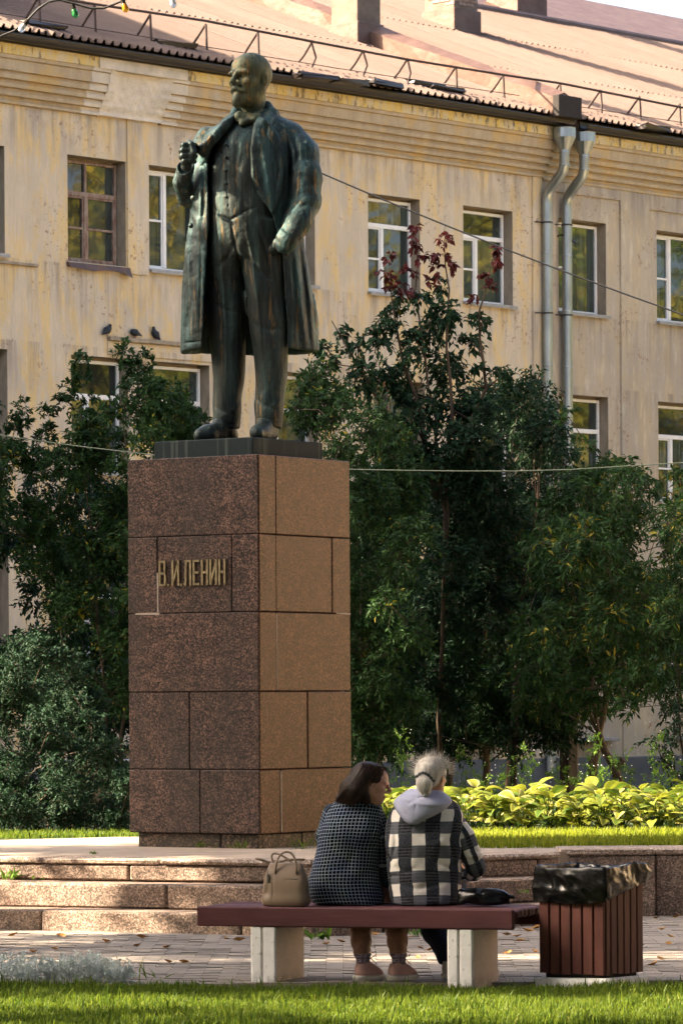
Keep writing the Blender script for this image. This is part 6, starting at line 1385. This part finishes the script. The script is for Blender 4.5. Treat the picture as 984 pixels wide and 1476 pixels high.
# trousers and hidden shoe
Ft = Field((O2[0] - .30, Y2 - .22, -.0), (O2[0] + .36, Y2 + .66, .66), .0085)
for k0, pts in ((0, [(O2[0] - .08, Y2 + .1, .55), (O2[0] - .02, Y2 + .45, .55), tuple(v(627, 1345, .22)), tuple(v(644, 1378, .05)), tuple(v(648, 1398, .0))]), (1, [(O2[0] + .08, Y2 + .1, .55), (O2[0] + .16, Y2 + .45, .55), tuple(v(672, 1345, .22)), tuple(v(688, 1378, .05)), tuple(v(690, 1400, .0))])):
    Ft.chain([np.array(p_) for p_ in pts], [.085, .078, .068, .052, .050], .03)
bench_floor(Ft, .115); Ft.noise(.006, 12); sculpt('trousers', Ft, NAVY, pr, O2)
shoe2(pr, O2, 646, 655, 1415, -.02, v, SHOEB, SOLE, False); shoe2(pr, O2, 690, 712, 1415, -.02, v, SHOEB, SOLE, False)
# skin
hc2 = v(622, 1121, -.0); f2_ = (.50, .86, -.05)
Fk = Field((O2[0] - .24, Y2 - .2, TOPZ + .02), (O2[0] + .36, Y2 + .50, v(0, 1090)[2]), .0066); L_, R2 = head_field(Fk, hc2, f2_, .95, neckto=v(616, 1165, .04))
Fk.chain([v(617, 1165, .04), v(640, 1220, .1), v(668, 1262, .24)], [.05, .03, .026], .02); Fk.chain([v(617, 1165, .04), v(590, 1220, .1), v(585, 1262, .26)], [.05, .03, .026], .02)
hand(Fk, v(662, 1264, .29), (-.4, .9, -.1), (0, 0, 1), .95); hand(Fk, v(589, 1264, .30), (.5, .9, -.1), (0, 0, 1), .95); sculpt('body', Fk, SKIN, pr, O2)
# hood
Fh = Field((v(556, 0)[0], Y2 - .26, v(0, 1196)[2]), (v(664, 0)[0], Y2 + .22, v(0, 1128)[2]), .006)
Fh.loft([wrow(v, *r, Y2) for r in ((1189, 590, 602, -.135, .03), (1183, 583, 612, -.125, .05), (1174, 575, 630, -.10, .075), (1164, 569, 645, -.07, .10), (1156, 568, 651, -.04, .12), (1149, 574, 648, -.015, .12), (1142, 583, 640, .01, .10), (1137, 590, 632, .02, .08))], .01, e=2.1)
Fh.noise(.005, 12); Fh.noise(.003, 28)
for pts, a_, am in (([(597, 1140), (598, 1160), (596, 1186)], .7, .006), ([(575, 1152), (588, 1158), (597, 1152)], 2, .010), ([(604, 1150), (614, 1144), (634, 1148)], 1.8, .010), ([(602, 1158), (625, 1160), (646, 1158)], 2.4, -.006), ([(572, 1160), (583, 1172), (592, 1180)], 2, .006), ([(590, 1146), (603, 1150), (612, 1142)], 1.6, .008)): Fh.crease([vq(*q) for q in pts], a_ / 253, am, Y2 - .0)
Fh.ell(v(615, 1136, .03), (.062, .075, .035), .01, 'sub')
sculpt('hood', Fh, HOODM, pr, O2)
# hair, bun, scrunchie
Fh = Field((hc2[0] - .17, Y2 - .26, hc2[2] - .14), (hc2[0] + .17, Y2 + .20, hc2[2] + .17), .0055); Rr2 = np.array(R2); l2 = lambda a, b, c: hc2 + (Rr2[0] * a + Rr2[1] * b + Rr2[2] * c) * .95
Fh.ell(l2(-.014, 0, .032), np.array([.104, .083, .092]), .01, R=R2); Fh.ell(l2(-.055, 0, -.01), np.array([.052, .062, .060]), .03, R=R2)
Fh.ell(l2(.09, 0, -.06), np.array([.075, .12, .095]), .01, 'sub', R=R2); 
for e in (-1, 1): Fh.ell(l2(.010, .088 * e, -.018), np.array([.030, .030, .036]), .008, 'sub', R=R2)
bc_ = v(611, 1131, -.135); Fh.ell(bc_, (.050, .040, .050), .012); Fh.ell(bc_ + [.006, .01, -.035], (.030, .03, .038), .02); Fh.noise(.004, 26, (1, 1, .6), 5)
for k_ in range(9):
    a0 = (596 + k_ * 5, 1096 + abs(k_ - 4) * 1.0); Fh.crease([vq(*a0), vq(603 + k_ * 2.5, 1118)], .7 / 253, .0035, Y2 - .02)
sculpt('hair', Fh, HAIRG, pr, O2)
sp_ = MB(); pts = [v(598.5 + 27 * t, 1121 - 9 * math.sin(math.pi * min(1, t * 1.05)) + 5 * t, -.125 - .03 * math.sin(math.pi * t)) - O2 for t in np.linspace(0, 1, 14)]
sp_.tube(pts, [.006 + .004 * (i % 2) for i in range(14)], 8).build('scrunchie', simple('dark_beaded_elastic', (.02, .022, .025), .4, bump=.3, dark=(.12, .13, .14), scale=200), pr)
cc = v(622, 1112, -.02)
def fs(g):
    a = g.uniform(-.2, math.pi + .2); return cc + np.array([.098 * math.cos(a), g.uniform(-.05, .08), .085 * math.sin(a)])
def fe(g, a): d = (a - cc); d[1] *= .3; return a + d / np.linalg.norm(d) * g.uniform(.01, .042) + g.normal(size=3) * .012
strands('loose_hair', HAIRG, pr, O2, fs, fe, 620, .0005, .012, seed=5)
def bs(g): a = g.uniform(0, 6.28); return bc_ + np.array([.045 * math.cos(a), -.02, .045 * math.sin(a)])
strands('loose_hair', HAIRG, pr, O2, bs, lambda g, a: bc_ + (a - bc_) * g.uniform(.2, .8) + np.array([.01, -.028, -.02]), 90, .0006, .012, seed=7)
def cs_(g): a = g.uniform(.1, math.pi - .1); return cc + np.array([.094 * math.cos(a), -.035, .082 * math.sin(a) + .006])
strands('loose_hair', HAIRG, pr, O2, cs_, lambda g, a: v(606 + 14 * g.random(), 1119, -.115), 220, .0007, .018, seed=9)
# ------------------------------------------------------------------ pigeons
def pigeon(px, py, az, tilt, lab, head=(.9, .55)):
    t, z = W(px, py, -.05); loc = BO + Vector((_cb * t + _sb * .06, _sb * t - _cb * .06, 0)); loc.z = LEDZ + .002
    Fp = Field((-.17, -.08, 0), (.17, .08, .26), .008); u = np.array([math.cos(tilt), 0, math.sin(tilt)]); c = np.array([0, 0, .095])
    Fp.chain([c - u * .05, c, c + u * .05], [.045, .060, .048], .02); Fp.chain([c - u * .04, c - u * .10, c - u * .16], [.035, .024, .012], .01)
    n_ = c + u * .06; hd = n_ + np.array([.028 * head[0], 0, .07 * head[1]]); Fp.chain([n_, hd], [.034, .024], .02); Fp.cone(hd, hd + [.012, 0, 0], .024, .02, .01); Fp.noise(.002, 30)
    r_ = thing('pigeon', lab, 'pigeon', loc, az); sculpt('body', Fp, PIGE, r_, it=2)
    MB().tube([hd + [.028, 0, 0], hd + [.046, 0, -.006]], [.006, .002], 6).build('beak', DARKJ, r_)
    for s_ in (-1, 1): MB().tube([(0, .018 * s_, .05), (0, .018 * s_, .006)], .005, 5).tube([(-.01, .018 * s_, .004), (.02, .018 * s_, .004)], .004, 4).build('leg', simple('pigeon_leg', (.3, .1, .08), bump=0) if s_ < 0 else bpy.data.materials['pigeon_leg'], r_)
pigeon(154, 487, rad(47) + .1, .55, 'leftmost dark pigeon on the wall ledge, leaning right', (1, .8)); pigeon(194, 490, rad(47) + math.pi, .25, 'hunched pigeon in the middle of the three on the ledge', (.3, .2)); pigeon(224, 491, rad(47) + math.pi, .75, 'rightmost pigeon on the ledge, upright with tail pointing right', (.2, 1))
# ------------------------------------------------------------------ cables and bulbs
def cable(name, pts, r, m, lab, cat='cable'):
    o = thing(name, lab, cat, tuple(pts[0])); MB().tube([Vector(p) - Vector(pts[0]) for p in pts], r, 6).build('wire', m, o, smooth=True)
def sagline(a, b, sag, n=24): return [Vector(a).lerp(Vector(b), i / n) - Vector((0, 0, sag * 4 * (i / n) * (1 - i / n))) for i in range(n + 1)]
e1, e2 = P(330, 190, 52), P(1080, 486, 52); cable('cable', sagline(e1, e2, .10), .011, CABLE, 'thin dark cable slanting down in front of the upper windows')
e1, e2 = P(-160, 600, 36), P(1200, 640, 37.5); cable('cable', [P(px, py, 35.8) for px, py in [(-60, 616), (0, 627), (60, 636), (120, 644), (180, 651), (240, 658), (300, 665), (360, 670), (430, 674), (503, 676.5), (580, 678), (660, 679), (740, 679), (820, 677), (900, 672), (984, 667), (1080, 659)]], .0048, CABLEG, 'pale cable sagging across the bushes behind the pedestal')
YB = 28.0
def garland(pts, bulbs, lab):
    o = thing('string_lights', lab, 'string lights', P(*pts[0], YB)); org = P(*pts[0], YB)
    MB().tube([P(a, b, YB) - org for a, b in pts], .008, 6).build('wire', CABLE, o, smooth=True)
    for px, py, k_, ti in bulbs:
        c = P(px, py, YB) - org; d = Vector((math.sin(ti), 0, -math.cos(ti)))
        bu = MB(); prof = [(0.0, .016), (.012, .019), (.024, .021), (.038, .024), (.052, .022), (.062, .013), (.066, .002)]
        bu.tube([c + d * a_ for a_, _ in prof], [r_ for _, r_ in prof], 12); b_ = bu.build('bulb', BULBS[k_], o, smooth=True); MB().tube([c - d * .035, c + d * .002], [.016, .018], 10).build('socket', DARKJ, b_)
garland([(-40, 60), (0, 52), (20, 44), (38, 30), (55, 12), (70, 2), (85, -1), (105, 4), (130, 11), (150, 11), (168, 4), (190, -6), (240, -16)], [(36, 34, 2, -.6), (106, 12, 0, .3), (178, 4, 1, .35), (247, -3, 2, .3)], 'string of coloured bulbs hanging in front of the roof at the top left')
